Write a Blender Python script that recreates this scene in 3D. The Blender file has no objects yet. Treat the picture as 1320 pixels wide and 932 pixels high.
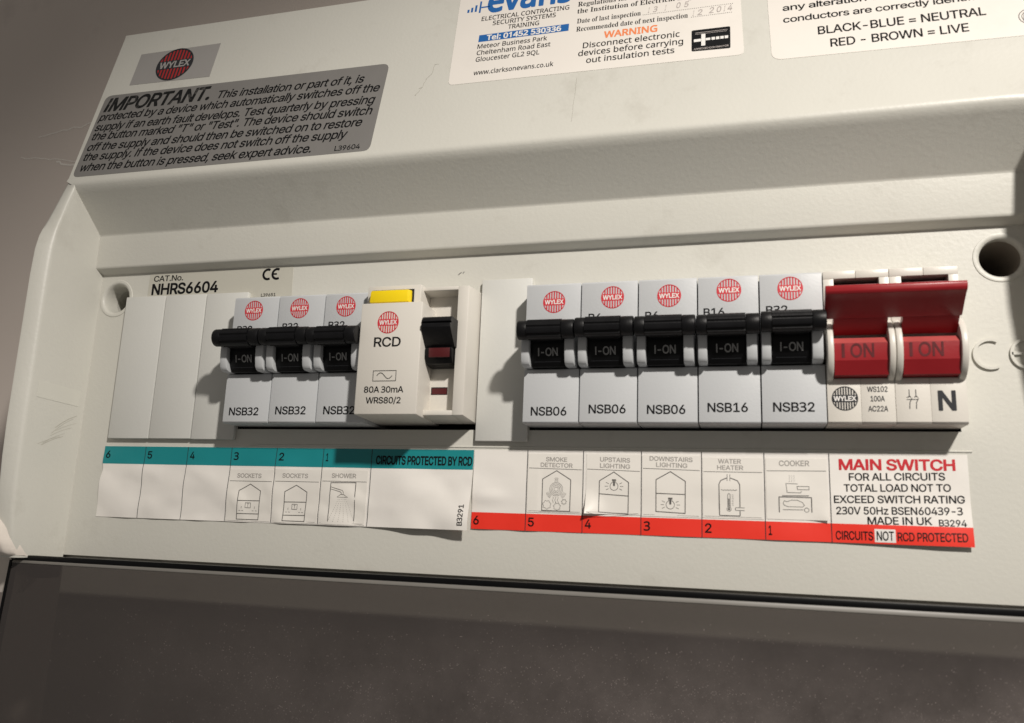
import bpy, bmesh, math, random
from mathutils import Vector, Matrix, noise
from mathutils.geometry import tessellate_polygon
random.seed(7)
S = 0.001                      # everything below is measured in millimetres
scene = bpy.context.scene
col = scene.collection

# ------------------------------------------------------------------ camera
cam_data = bpy.data.cameras.new('camera')
cam = bpy.data.objects.new('camera', cam_data); col.objects.link(cam); scene.camera = cam
cam_data.sensor_width = 36.0
cam_data.lens = 29.440
cam_data.clip_start = 0.01; cam_data.clip_end = 50
ax, ay, az = -0.2125700, 0.2735531, -0.0191429
Rw = (Matrix.Rotation(az, 3, 'Z') @ Matrix.Rotation(ay, 3, 'Y') @ Matrix.Rotation(ax, 3, 'X')) @ Matrix(((1, 0, 0), (0, 0, -1), (0, 1, 0)))
Rc = Matrix((Rw[0], -Rw[1], -Rw[2])).transposed()
cam.matrix_world = Matrix.Translation(Vector((230.189, -261.073, -26.792)) * S) @ Rc.to_4x4()
cam_data.dof.use_dof = True; cam_data.dof.focus_distance = 0.315; cam_data.dof.aperture_fstop = 20.0

# ------------------------------------------------------------------ world and lamp
world = bpy.data.worlds.new('World'); scene.world = world; world.use_nodes = True
bg = world.node_tree.nodes['Background']
bg.inputs[0].default_value = (1.0, 0.935, 0.86, 1); bg.inputs[1].default_value = 0.155
ld = bpy.data.lights.new('hall_lamp', 'SPOT')
ld.energy = 22.5; ld.color = (1.0, 0.94, 0.865); ld.shadow_soft_size = 0.021
ld.spot_size = math.radians(64); ld.spot_blend = 1.0
lamp = bpy.data.objects.new('hall_lamp', ld); col.objects.link(lamp)
lamp.location = Vector((500, -478, 400)) * S
lamp.rotation_euler = (Vector((150, 0, -105)) * S - lamp.location).to_track_quat('-Z', 'Y').to_euler()
vs = scene.view_settings
vs.view_transform = 'Standard'; vs.look = 'None'; vs.exposure = 0.0; vs.gamma = 1.0; vs.use_curve_mapping = False

# ------------------------------------------------------------------ glyph outlines (cap-height units)
GLYPH_TEXT = r'''I 188
I"321;57,508 66,313 78,305 133,306 141,317 148,514 136,522 70,522 58,514;173,508 181,313 193,305 248,306 256,318 262,514 250,522 185,522 173,514
I,188;38,-131 84,-132 89,-131 97,-122 149,65 149,76 142,83 68,84 56,76 25,-117 26,-124 33,-131
I-453;101,244 101,188 109,176 337,175 349,183 350,244 342,256 114,257 109,256
I.188;40,22 52,2 73,-13 93,-17 118,-13 135,-2 150,19 154,43 149,67 139,81 116,96 101,99 75,96 52,81 42,67 37,43
I/249;14,-88 71,-89 76,-88 84,-79 247,527 247,538 240,545 178,546 173,545 165,536 2,-70 2,-81 9,-88
I0453;35,253 40,177 56,110 85,53 120,15 172,-12 229,-20 284,-11 332,15 368,53 397,110 413,177 418,253 413,331 397,398 367,456 332,493 284,520 229,529 169,520 121,493 83,452 56,398 41,336;122,254 126,312 135,361 152,400 172,425 197,441 227,447 256,441 281,425 301,400 318,361 327,312 331,254 327,196 318,148 301,108 281,84 256,68 227,63 197,68 172,84 152,108 135,148 126,196
I1453;63,55 63,0 64,-5 76,-13 391,-13 403,-5 404,55 396,67 289,68 289,509 281,521 193,521 74,432 73,358 81,346 94,348 199,425 199,68 76,68 71,67
I2453;51,47 52,-5 64,-13 389,-13 401,-5 402,57 394,69 180,70 277,171 346,250 384,316 394,370 388,416 373,450 347,482 311,509 270,524 227,529 176,523 135,507 103,484 74,447 58,407 53,364 54,357 61,350 132,350 139,357 143,387 151,408 162,424 178,436 199,444 223,447 268,437 284,426 297,412 305,392 307,372 299,332 272,290 54,56
I3407;19,80 19,20 27,8 97,-14 171,-20 234,-15 289,1 327,24 356,58 375,101 380,142 372,192 344,238 306,262 286,268 297,273 333,301 357,342 364,392 354,443 323,488 264,520 195,528 144,525 98,511 30,475 23,468 24,455 55,412 61,408 71,408 128,439 158,447 194,450 227,446 253,432 269,413 274,385 267,352 246,326 209,308 158,302 104,301 96,289 96,235 97,230 109,222 158,222 215,217 257,203 280,180 288,146 282,109 262,82 227,65 173,59 104,67 38,92 27,92
I4453;27,158 27,105 35,93 269,92 270,-5 282,-13 343,-13 355,-5 356,92 413,92 425,100 426,163 425,168 413,176 356,176 356,318 348,330 282,331 270,323 269,176 130,176 322,502 323,514 316,521 247,522 236,516
I5453;55,142 48,135 47,128 53,91 73,51 102,20 133,0 172,-14 223,-20 274,-13 314,3 355,35 381,71 397,111 404,161 401,200 392,235 374,268 354,295 330,316 298,333 269,342 227,347 176,338 150,324 163,439 371,440 379,452 379,509 371,521 96,522 84,514 55,248 66,240 127,233 171,256 218,264 243,261 268,251 288,235 302,216 312,188 315,162 312,136 302,109 288,91 269,75 247,66 222,63 179,72 148,98 139,112 135,133 127,142
I6453;55,200 51,161 56,114 72,69 97,34 137,3 176,-13 224,-20 272,-15 315,2 355,33 380,68 397,111 402,158 396,207 382,245 356,279 321,307 280,322 237,327 209,323 333,502 334,514 327,521 252,522 240,515 126,347 68,243;138,158 141,185 150,209 163,226 181,241 201,249 226,252 251,249 272,240 289,226 302,208 311,184 314,157 311,131 302,106 289,88 272,74 249,64 226,61 203,64 179,75 163,88 150,107 141,131
I7453;49,509 49,452 57,440 304,439 85,5 85,-5 92,-12 170,-12 177,-5 403,444 403,514 391,522 62,522 57,521
I8453;42,167 39,133 44,94 64,53 91,24 129,0 172,-14 225,-20 276,-15 324,0 362,24 388,53 407,91 414,137 409,172 398,202 383,227 358,252 333,268 342,273 371,303 389,340 395,378 389,422 371,459 347,486 313,509 275,523 228,529 178,523 139,509 104,486 80,459 63,422 57,378 63,340 81,303 110,273 119,268 94,252 70,227 54,202;128,139 131,160 141,182 156,198 174,211 199,219 226,222 253,219 278,211 296,198 311,182 321,160 324,139 321,118 312,98 299,84 280,72 256,65 226,62 197,65 172,72 153,84 140,98 131,118;168,323 156,337 148,356 148,394 156,413 182,437 226,447 270,437 285,427 297,413 304,394 304,356 296,337 269,312 226,303 183,312
I9453;51,351 56,301 72,261 95,229 132,202 169,187 217,182 243,186 118,5 118,-5 130,-13 205,-12 212,-6 326,161 385,266 397,303 402,348 396,399 380,439 351,478 315,506 277,522 228,529 176,522 138,506 104,481 75,444 57,403;164,420 181,435 202,444 226,447 251,444 272,435 289,420 302,402 311,378 314,350 311,324 302,300 289,282 272,268 249,259 226,256 204,259 181,268 163,283 150,300 141,327 138,352 141,376 150,402
I=453;59,153 59,97 60,92 72,84 381,84 386,85 394,97 394,153 393,158 381,166 72,166 67,165;59,301 59,245 60,240 72,232 381,232 386,233 394,245 394,301 393,306 381,314 72,314 67,313
IA480;4,-5 16,-13 90,-12 97,-5 144,129 335,129 383,-5 390,-12 463,-13 475,-5 475,6 288,514 281,521 201,522 189,514 4,6;203,296 239,411 275,296 306,212 173,212
IB456;47,509 48,-5 60,-13 248,-13 302,-9 351,7 384,28 412,62 425,94 431,134 426,179 413,211 396,235 371,255 347,268 366,277 397,311 407,338 411,373 407,411 391,450 365,481 334,503 290,517 242,522 60,522 55,521;138,70 138,218 247,218 276,215 301,206 330,179 340,156 342,137 337,110 321,90 291,75 244,70;312,333 283,308 237,298 138,298 138,439 239,439 278,434 304,419 318,398 323,372 321,353
IC510;27,253 36,173 59,108 96,53 145,13 203,-12 265,-20 311,-16 344,-8 380,8 411,28 437,52 459,84 476,121 485,154 485,165 473,173 403,172 396,165 378,121 349,92 310,72 267,66 228,71 191,87 161,114 137,150 122,197 116,254 122,311 137,359 160,394 191,421 228,438 267,443 310,437 349,417 378,388 396,343 403,336 478,336 485,343 485,354 476,388 459,426 438,455 408,483 380,501 346,516 269,529 203,521 145,496 92,451 59,400 36,335
ID502;47,509 48,-5 60,-13 220,-13 297,-4 356,19 410,62 444,112 467,175 475,254 468,330 444,398 410,448 361,488 300,513 225,522 60,522 55,521;214,70 138,70 138,439 220,439 272,433 313,417 344,390 367,356 381,310 386,255 381,200 367,154 344,119 311,92 269,76
IE419;47,509 48,-5 60,-13 380,-12 388,0 388,57 380,69 138,70 138,216 355,216 360,217 368,229 368,286 360,298 138,299 138,439 377,440 385,452 384,514 372,522 60,522 55,521
IF410;47,509 47,0 48,-5 60,-13 125,-13 130,-12 138,0 138,208 346,208 351,209 359,221 359,278 351,290 138,291 138,439 374,440 382,452 382,509 381,514 369,522 60,522 55,521
IG520;27,253 35,173 58,109 95,54 140,15 199,-11 271,-20 328,-13 382,7 429,42 463,86 483,135 491,198 491,256 490,261 478,269 283,269 271,261 270,199 278,187 400,186 398,165 384,128 365,102 339,82 306,70 269,66 229,71 191,87 161,114 137,150 122,197 116,254 122,311 137,359 160,395 190,421 227,438 265,443 310,436 348,417 376,386 396,344 403,337 474,336 486,344 478,387 460,423 438,455 412,479 381,500 343,517 305,526 263,529 201,521 141,494 91,451 58,400 35,335
IH517;47,509 48,-5 60,-13 125,-13 137,-5 138,219 379,219 380,-5 392,-13 462,-12 470,0 469,514 457,522 392,522 380,514 379,302 138,302 137,514 125,522 60,522 55,521
II210;59,509 59,0 60,-5 72,-13 138,-13 143,-12 151,0 151,509 150,514 138,522 72,522 67,521
IJ396;20,173 20,143 33,74 68,22 117,-8 183,-20 248,-10 306,27 338,76 349,143 349,509 341,521 272,522 260,514 259,146 254,108 238,83 215,68 185,63 154,68 132,83 116,108 111,173 103,185 33,186 28,185
IK467;47,509 48,-5 60,-13 125,-13 137,-5 138,162 197,224 361,-8 372,-13 454,-12 461,-5 460,8 260,288 458,500 460,514 448,522 364,522 354,518 137,279 137,514 125,522 60,522 55,521
IL393;47,509 48,-5 60,-13 366,-12 374,0 374,57 366,69 138,70 137,514 125,522 60,522 55,521
IM628;47,509 47,0 55,-12 122,-13 134,-5 134,352 274,-5 286,-13 342,-13 354,-5 492,351 492,-5 504,-13 568,-13 580,-5 581,509 573,521 476,522 464,514 340,193 315,116 289,193 164,514 152,522 60,522 55,521
IN523;47,509 48,-5 60,-13 125,-13 137,-5 138,291 135,377 191,283 376,-7 387,-13 468,-12 476,0 475,514 463,522 399,522 387,514 387,135 147,516 136,522 60,522 55,521
IO533;27,253 36,173 59,108 94,56 145,13 200,-11 269,-20 331,-12 389,13 441,57 475,108 498,173 506,255 498,335 475,400 438,455 393,494 334,520 265,529 203,521 145,496 96,455 59,400 36,335;116,254 122,311 137,359 161,395 191,422 228,438 267,443 305,438 342,422 373,395 396,360 412,311 417,254 412,197 396,149 373,114 342,87 305,71 267,66 228,71 191,87 161,114 137,149 122,197
IP445;47,509 47,0 48,-5 60,-13 125,-13 130,-12 138,0 138,173 236,173 295,179 337,195 372,221 402,260 416,298 422,347 417,393 402,435 378,468 337,499 295,515 236,522 60,522 55,521;231,439 265,436 292,427 309,414 321,397 329,373 331,348 329,322 321,299 308,281 292,268 266,259 232,255 138,255 138,439
IQ533;27,253 36,173 59,108 94,56 142,15 203,-12 265,-20 331,-12 352,-3 396,-60 468,-61 480,-53 480,-43 420,38 441,57 475,108 498,173 506,253 499,330 475,400 438,455 393,494 331,521 269,529 203,521 141,494 96,455 59,400 36,335;116,254 122,311 137,359 161,395 191,422 228,438 267,443 305,438 342,422 373,395 396,360 412,311 417,254 412,197 396,149 367,109 318,171 245,172 233,164 235,151 296,70 267,66 228,71 191,87 161,114 137,149 122,197
IR449;47,509 48,-5 60,-13 125,-13 137,-5 138,185 239,185 341,-5 353,-13 433,-12 440,-5 440,5 332,203 379,234 402,266 418,308 422,353 417,401 401,441 378,473 340,500 291,517 237,522 60,522 55,521;232,439 267,436 293,428 310,416 322,400 332,352 329,327 322,305 310,291 293,279 266,271 233,268 138,268 138,439
IS447;33,149 26,142 25,135 33,94 54,51 81,22 121,-2 171,-17 223,-22 279,-17 330,0 370,25 396,55 416,97 421,137 418,172 405,207 369,247 316,276 174,320 140,343 131,357 128,376 130,393 153,425 171,436 196,443 225,446 262,441 294,426 315,405 325,373 332,366 406,366 413,373 414,380 407,417 386,458 358,487 323,509 281,523 228,529 179,524 131,509 95,487 63,453 45,415 39,370 47,324 80,277 123,248 181,226 291,193 322,170 330,157 333,139 329,118 303,84 282,72 255,65 225,62 170,71 149,82 133,96 122,114 117,140 109,149
IT449;19,509 19,452 27,440 180,439 180,0 181,-5 193,-13 262,-12 270,0 270,439 422,440 430,452 429,514 417,522 32,522 27,521
IU517;47,509 47,171 53,122 73,75 108,31 147,4 197,-14 260,-21 321,-14 370,4 410,32 443,72 464,122 470,171 469,514 457,522 393,522 381,514 380,179 377,149 366,119 348,96 326,80 295,69 259,65 223,69 192,80 169,96 152,119 140,149 137,179 136,514 124,522 60,522 55,521
IV480;4,514 4,503 192,-5 204,-13 283,-12 290,-5 475,503 475,514 463,522 395,522 383,514 241,97 204,212 96,514 84,522 16,522
IW686;11,521 4,514 4,503 143,-5 155,-13 230,-13 242,-5 343,371 443,-5 455,-13 535,-12 543,-3 682,503 682,514 670,522 603,522 598,521 590,512 492,124 393,512 385,521 380,522 301,521 293,512 193,124 95,512 87,521 82,522
IX474;6,-5 18,-13 96,-12 193,122 237,191 281,122 371,-7 382,-13 456,-13 468,-5 467,7 292,263 457,502 458,514 451,521 374,522 362,515 287,407 238,329 215,368 115,516 104,522 29,522 17,514 18,502 184,260 7,7
IY472;16,522 4,514 5,502 190,204 191,-5 203,-13 273,-12 281,0 281,204 466,502 467,514 455,522 381,522 370,516 236,292 102,516 91,522
Ia389;29,296 29,286 36,279 94,262 105,262 127,292 154,310 196,318 234,310 255,290 263,256 258,247 229,239 119,223 71,204 48,187 31,166 22,144 17,106 23,68 38,36 58,13 87,-6 124,-18 158,-22 220,-11 264,19 265,-5 272,-12 337,-13 349,-5 350,252 345,296 333,327 314,353 291,372 240,392 192,397 131,388 96,375 71,357 47,331;113,80 105,106 107,120 113,130 139,147 263,170 263,139 260,120 252,100 239,83 222,70 197,61 170,58 135,64
Ib424;40,509 41,-5 53,-13 117,-12 124,-5 125,27 167,-8 197,-18 231,-21 276,-15 322,6 357,38 381,77 397,127 403,188 398,246 381,300 354,342 322,371 276,391 231,397 191,393 166,385 127,354 126,514 114,522 53,522 48,521;170,76 151,94 137,119 129,152 126,189 129,227 137,259 151,283 169,301 193,313 220,317 248,313 272,300 290,282 304,257 312,225 315,189 312,153 304,121 290,96 271,76 248,63 220,60 193,63
Ic396;21,186 28,127 45,78 71,39 109,6 157,-15 209,-21 263,-14 311,9 350,47 375,97 375,107 366,115 310,129 299,129 292,122 281,96 263,77 238,64 207,59 178,63 153,76 120,121 112,153 109,187 112,222 120,254 135,279 153,300 178,313 207,317 237,313 262,300 279,282 291,257 298,250 309,250 365,264 374,272 374,282 352,327 310,368 262,390 209,397 153,390 109,370 70,336 45,298 28,249
Id424;21,188 27,127 44,77 70,35 102,6 149,-15 193,-21 228,-18 257,-8 300,27 301,-5 308,-12 377,-12 385,0 384,514 372,522 311,522 299,514 298,353 258,385 229,394 194,397 149,391 107,373 70,342 44,300 27,251;109,189 112,225 120,257 134,282 153,300 177,313 205,317 232,313 255,301 274,283 288,259 296,227 299,189 296,152 287,119 273,94 255,76 231,63 205,60 177,63 153,76 135,96 121,121 112,153
Ie404;26,243 21,186 27,131 45,78 71,39 112,4 159,-15 210,-21 255,-17 286,-9 319,9 347,33 365,58 377,85 377,96 368,104 312,117 301,117 294,111 276,82 249,65 212,59 184,62 158,72 138,89 122,111 113,142 111,156 371,156 383,164 381,243 370,285 351,323 327,351 299,373 268,387 203,397 155,391 110,371 72,339 44,297;111,234 121,265 135,285 153,302 178,314 205,317 232,314 255,303 273,286 286,265 294,235
If254;-7,379 -7,327 1,315 68,314 69,-5 81,-13 147,-12 155,0 155,314 228,314 233,315 241,327 240,384 228,392 155,392 157,438 164,451 175,458 195,461 232,456 239,463 255,515 255,526 248,533 228,539 188,543 128,530 103,514 86,495 72,466 68,433 68,392 6,392 1,391
Ig425;21,190 27,130 44,83 69,46 108,15 150,-3 193,-8 228,-5 260,5 298,34 298,-5 292,-42 274,-65 244,-80 207,-84 159,-76 131,-56 106,-29 96,-29 39,-64 39,-74 72,-118 131,-153 167,-161 208,-164 252,-160 294,-149 333,-126 359,-99 379,-59 385,-10 385,379 377,391 308,391 301,384 300,352 258,385 229,395 194,397 150,391 103,371 71,342 44,300 27,252;109,193 112,227 121,258 135,282 153,301 177,313 205,317 232,313 256,301 275,283 288,260 296,229 299,193 296,156 288,125 275,103 257,86 232,75 205,72 177,75 152,87 134,104 121,127 112,157
Ih410;40,509 41,-5 53,-13 114,-13 126,-5 127,226 130,254 138,278 150,294 166,305 189,314 210,316 241,311 263,295 278,271 283,234 284,-5 296,-13 362,-12 370,0 370,241 365,291 352,329 332,357 303,379 265,393 225,397 185,392 142,371 127,354 126,514 114,522 53,522 48,521
Ii167;31,465 44,447 62,434 82,430 105,434 121,444 136,465 139,485 135,504 121,523 105,533 86,537 62,533 47,523 32,504 28,485;40,379 40,0 41,-5 53,-13 114,-13 119,-12 127,0 127,379 126,384 114,392 53,392 48,391
Ik381;40,509 41,-5 53,-13 114,-13 126,-5 127,135 152,159 289,-12 377,-12 384,-5 382,8 218,215 369,370 372,384 360,392 279,391 127,237 126,514 114,522 53,522 48,521
Il150;32,520 32,0 33,-5 45,-13 105,-13 110,-12 118,0 118,520 117,525 105,533 45,533 40,532
Im610;40,379 40,0 48,-12 114,-13 126,-5 127,237 130,263 137,283 149,298 163,308 200,317 224,314 244,301 257,283 261,259 261,0 269,-12 335,-13 347,-5 348,246 357,284 381,309 398,315 419,317 442,314 464,303 478,284 483,253 484,-5 496,-13 557,-13 569,-5 570,256 566,297 553,333 530,365 505,383 474,395 438,399 373,386 329,354 319,340 294,372 264,391 221,399 169,389 125,357 124,384 117,391 53,392 48,391
In410;40,379 41,-5 53,-13 114,-13 126,-5 127,226 130,254 138,278 150,294 166,305 189,314 210,316 241,311 263,295 278,271 283,234 284,-5 296,-13 362,-12 370,0 370,241 365,291 352,329 332,357 300,381 270,392 228,397 182,391 142,371 125,352 124,384 117,391 53,392 48,391
Io415;21,186 28,127 45,78 71,39 112,4 153,-14 209,-21 262,-14 308,6 342,36 370,78 388,127 394,188 388,249 370,298 342,340 308,370 262,390 205,397 153,390 112,372 70,336 45,298 28,249;153,76 120,121 112,153 109,187 112,222 120,254 135,279 153,300 178,313 207,317 237,313 262,300 281,279 295,254 303,222 306,187 303,153 295,121 281,97 262,76 237,63 207,59 178,63
Ip424;40,379 40,-143 41,-148 53,-156 114,-156 119,-155 127,-143 127,23 168,-8 192,-17 228,-21 276,-15 322,6 357,38 381,77 397,127 403,188 398,246 381,300 354,342 322,371 279,390 231,397 191,393 166,385 125,352 124,384 117,391 53,392 48,391;170,76 151,94 137,119 129,152 126,189 129,227 137,259 151,283 169,301 193,313 220,317 248,313 272,300 290,282 304,257 312,225 315,189 312,153 304,121 290,96 271,76 248,63 220,60 193,63
Iq424;21,188 27,127 44,77 70,35 106,4 149,-15 193,-21 233,-17 257,-8 298,24 299,-148 311,-156 372,-156 384,-148 385,379 377,391 308,391 300,379 300,350 258,385 229,394 194,397 149,391 103,371 70,342 44,300 27,251;109,189 112,225 120,257 134,282 153,300 177,313 205,317 232,313 255,301 274,283 288,259 296,227 299,189 296,152 287,119 273,94 255,76 231,63 205,60 177,63 153,76 135,96 121,121 112,153
Ir259;40,379 40,0 41,-5 53,-13 114,-13 119,-12 127,0 129,257 137,277 164,303 187,311 207,313 248,310 256,322 256,384 255,389 243,397 211,398 179,393 143,377 125,360 124,384 117,391 53,392 48,391
Is365;24,99 24,88 34,56 53,28 75,8 109,-10 144,-18 181,-21 224,-18 267,-5 297,13 324,42 339,73 344,105 337,147 317,178 280,206 232,222 176,235 132,254 124,263 122,277 126,293 139,306 161,317 187,320 214,316 235,306 263,265 327,277 336,285 336,295 308,348 284,370 258,384 224,394 188,397 143,393 111,382 78,363 53,337 39,310 34,276 41,232 61,201 99,174 146,157 232,135 253,116 255,104 250,88 236,73 212,62 181,58 155,61 131,71 116,86 106,112 99,119 33,107
It227;-7,379 -6,322 6,314 52,314 52,91 61,45 81,14 120,-10 166,-17 193,-16 218,-10 225,-3 225,8 214,59 207,66 200,67 171,63 154,65 146,70 141,80 139,99 139,314 209,315 217,327 216,384 204,392 139,392 138,476 126,484 65,484 60,483 52,471 52,392 1,391
Iu410;40,138 45,89 58,51 78,23 110,-1 140,-13 181,-18 224,-13 262,5 285,27 286,-5 293,-12 362,-12 370,0 369,384 357,392 296,392 284,384 283,154 280,125 272,103 259,86 244,74 221,65 200,63 169,68 147,84 131,110 127,145 126,384 114,392 48,391 40,379
Iv389;5,384 5,373 151,-5 163,-13 231,-12 238,-5 383,373 383,384 371,392 305,392 293,384 212,161 195,105 96,384 84,392 17,392
Iw567;11,384 11,373 126,-5 133,-12 199,-13 212,-4 284,255 355,-4 368,-13 429,-13 441,-5 557,373 557,384 550,391 480,392 468,384 398,126 329,382 321,391 252,392 240,384 170,124 99,384 87,392 23,392
Ix379;21,-12 96,-12 103,-6 159,78 189,129 276,-7 282,-12 358,-13 370,-5 369,7 240,192 363,372 364,384 357,391 277,391 270,385 222,313 191,260 111,386 105,391 29,392 17,384 18,372 139,195 10,7 9,-5 16,-12
Iy389;5,384 5,373 149,-1 139,-32 120,-65 101,-76 62,-73 56,-74 49,-81 35,-133 35,-144 44,-152 90,-158 141,-149 185,-117 216,-62 383,373 383,384 371,392 305,392 293,384 194,106 177,161 96,384 84,392 17,392
Iz380;29,46 30,-5 42,-13 339,-13 351,-5 352,56 344,68 149,69 345,326 346,379 338,391 48,392 36,384 35,323 43,311 230,310 32,54
B 188
B-453;89,244 90,178 104,164 337,163 347,164 361,178 361,254 347,268 114,269 104,268 90,254
B.188;26,37 29,14 49,-12 68,-25 99,-29 123,-25 149,-5 162,14 166,45 162,69 142,94 123,107 85,111 68,107 39,83 29,69
B0453;23,252 29,168 45,103 71,52 112,7 164,-23 223,-32 289,-23 333,0 377,45 408,103 424,168 430,252 424,340 408,405 376,464 333,508 289,532 231,541 164,532 120,508 71,457 45,405 29,340;180,93 162,116 146,155 138,197 134,254 138,311 147,358 164,395 180,416 203,430 227,434 250,430 273,416 291,392 306,358 315,311 319,254 315,197 306,151 291,116 273,93 252,80 227,75 201,80
B4453;15,158 16,95 30,81 257,80 258,-10 272,-24 353,-24 367,-10 368,80 423,81 437,95 438,163 437,173 423,187 368,188 368,318 367,328 353,342 272,342 258,328 257,188 151,188 335,499 335,519 321,533 237,533 223,519 16,168
B6453;43,202 39,159 44,112 60,64 89,25 132,-9 172,-25 223,-32 274,-27 320,-10 363,24 392,63 409,109 414,160 408,211 394,250 362,291 326,319 288,333 234,338 346,499 346,519 332,533 252,534 242,533 231,523 113,350 56,249;150,158 153,182 160,202 171,218 204,238 226,240 247,238 280,218 292,201 299,181 302,157 292,113 280,96 247,76 226,73 205,76 172,96 160,114 153,134
B=453;47,153 48,87 62,73 381,72 391,73 405,87 405,163 391,177 72,178 62,177 48,163;47,301 48,235 62,221 381,220 391,221 405,235 405,311 391,325 72,326 62,325 48,311
BA480;-8,10 -8,-10 6,-24 95,-24 109,-10 153,117 326,117 371,-10 385,-24 473,-24 487,-10 487,10 300,519 286,533 191,533 177,519;213,290 239,369 288,224 190,224
BB456;35,509 36,-10 50,-24 60,-25 249,-25 311,-20 354,-6 387,15 424,57 437,90 443,133 438,183 426,213 401,246 373,269 411,310 419,334 423,372 419,413 405,452 374,489 339,515 299,528 244,534 60,534 50,533 36,519;150,310 150,427 238,427 275,422 295,410 306,394 311,371 309,355 292,328 279,320 235,310;314,100 289,87 244,82 150,82 150,206 247,206 273,203 294,196 310,185 328,154 330,138 326,116
BC510;15,251 24,169 46,105 88,44 140,1 195,-23 264,-32 315,-28 351,-19 383,-5 412,14 449,48 472,81 487,114 497,150 497,170 483,184 398,184 384,170 368,128 342,101 307,84 267,78 230,83 198,97 170,122 149,154 134,199 128,254 134,309 148,353 169,386 198,411 230,426 267,431 307,425 342,408 368,381 384,338 398,324 483,324 497,338 497,358 487,395 472,428 444,465 412,495 383,514 350,528 271,541 195,532 140,508 88,464 46,403 24,339
BD502;35,509 36,-10 50,-24 60,-25 222,-25 301,-16 361,7 422,58 457,109 479,171 487,253 480,331 457,401 415,460 363,502 304,525 228,534 60,534 50,533 36,519;150,82 150,427 220,427 269,422 307,406 335,382 356,350 369,307 374,255 369,203 356,160 335,127 305,103 266,88 214,82
BE419;35,509 36,-10 50,-24 60,-25 385,-24 399,-10 400,0 399,67 385,81 150,82 150,204 365,205 379,219 380,229 379,296 365,310 150,311 150,427 382,428 396,442 396,519 382,533 372,534 60,534 50,533 36,519
BH517;35,509 36,-10 50,-24 60,-25 135,-24 149,-10 150,207 367,207 368,-10 382,-24 467,-24 481,-10 482,0 481,519 467,533 457,534 382,533 368,519 367,314 150,314 149,519 135,533 60,534 50,533 36,519
BI210;47,509 48,-10 62,-24 148,-24 162,-10 163,0 162,519 148,533 72,534 62,533 48,519
BL393;35,509 36,-10 50,-24 60,-25 371,-24 385,-10 386,0 385,67 371,81 150,82 149,519 135,533 60,534 50,533 36,519
BM628;35,509 35,0 36,-10 50,-24 132,-24 146,-10 147,280 262,-10 276,-24 352,-24 366,-10 479,280 480,-10 494,-24 504,-25 578,-24 592,-10 593,509 592,519 578,533 466,533 452,519 328,197 315,155 176,519 162,533 60,534 50,533 36,519
BN523;35,509 36,-10 50,-24 60,-25 135,-24 149,-10 149,330 363,-10 377,-24 473,-24 487,-10 488,0 487,519 473,533 463,534 389,533 375,519 374,181 160,519 146,533 50,533 36,519
BO533;15,251 24,169 46,105 84,49 140,1 195,-23 270,-32 339,-23 394,1 450,49 488,105 510,169 518,256 510,339 488,403 450,459 394,508 339,532 264,541 195,532 140,508 84,459 46,403 24,339;128,254 134,309 149,355 170,387 198,412 230,426 267,431 303,426 336,412 364,387 384,356 400,309 405,254 400,199 385,155 364,122 336,97 303,83 267,78 230,83 198,97 170,122 148,155 134,199
BP445;35,509 36,-10 50,-24 135,-24 149,-10 150,0 150,161 237,161 299,167 342,183 381,213 414,255 428,294 434,345 428,401 414,440 381,482 342,511 299,527 238,534 60,534 50,533 36,519;231,427 263,424 285,417 300,405 311,390 317,371 319,348 317,324 311,306 300,289 285,278 263,271 232,267 150,267 150,427
BR449;35,509 36,-10 50,-24 135,-24 149,-10 150,0 150,173 232,173 329,-10 343,-24 438,-24 452,-10 452,10 349,198 381,219 391,230 414,261 429,299 434,350 429,405 414,443 387,480 343,513 300,528 238,534 50,533 36,519;232,427 264,424 287,417 301,407 310,395 317,375 320,352 312,312 289,291 264,283 150,280 150,427
BS447;28,161 14,147 13,132 22,86 40,50 81,7 118,-15 162,-28 222,-34 280,-29 333,-13 370,10 410,54 427,89 433,141 429,181 419,208 369,262 322,288 181,330 149,352 143,361 140,376 142,390 149,403 161,415 178,425 224,434 260,429 287,416 304,399 313,368 327,354 411,354 425,368 426,383 418,425 401,459 361,500 326,522 278,536 224,541 170,535 128,522 92,500 51,458 34,423 27,368 36,316 72,268 118,236 174,215 287,181 313,162 321,139 317,122 309,107 296,94 275,83 225,74 174,83 156,92 134,118 128,147 114,161
BT449;7,509 8,442 22,428 168,427 169,-10 183,-24 267,-24 281,-10 282,0 282,427 427,428 441,442 441,519 427,533 417,534 32,534 22,533 8,519
BU517;35,509 35,170 42,114 61,70 104,19 144,-9 193,-26 256,-33 325,-26 373,-9 413,19 457,70 476,121 482,170 481,519 467,533 457,534 383,533 369,519 368,179 365,150 355,125 339,105 319,90 292,81 259,77 226,81 198,90 178,105 163,125 152,150 149,179 148,519 134,533 60,534 50,533 36,519
BV480;-8,519 -8,499 180,-10 194,-24 288,-24 302,-10 487,499 487,519 473,533 463,534 385,533 371,519 241,138 108,519 94,533 84,534 6,533
BW686;6,533 -8,519 -8,499 131,-10 145,-24 155,-25 240,-24 254,-10 343,320 431,-10 445,-24 540,-24 554,-10 694,499 694,519 680,533 670,534 593,533 579,519 492,177 404,519 390,533 296,533 282,519 193,177 106,519 92,533
BX474;18,-24 101,-24 115,-10 237,168 358,-10 372,-24 466,-24 480,-10 480,10 306,263 470,499 470,519 456,533 364,533 350,519 238,353 128,519 114,533 19,533 5,519 5,499 170,260 -6,10 -6,-10 8,-24
BY472;16,534 6,533 -8,519 -8,499 178,201 179,-10 193,-24 278,-24 292,-10 293,0 293,201 479,499 479,519 465,533 371,533 357,519 236,317 115,519 101,533
V 175
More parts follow.
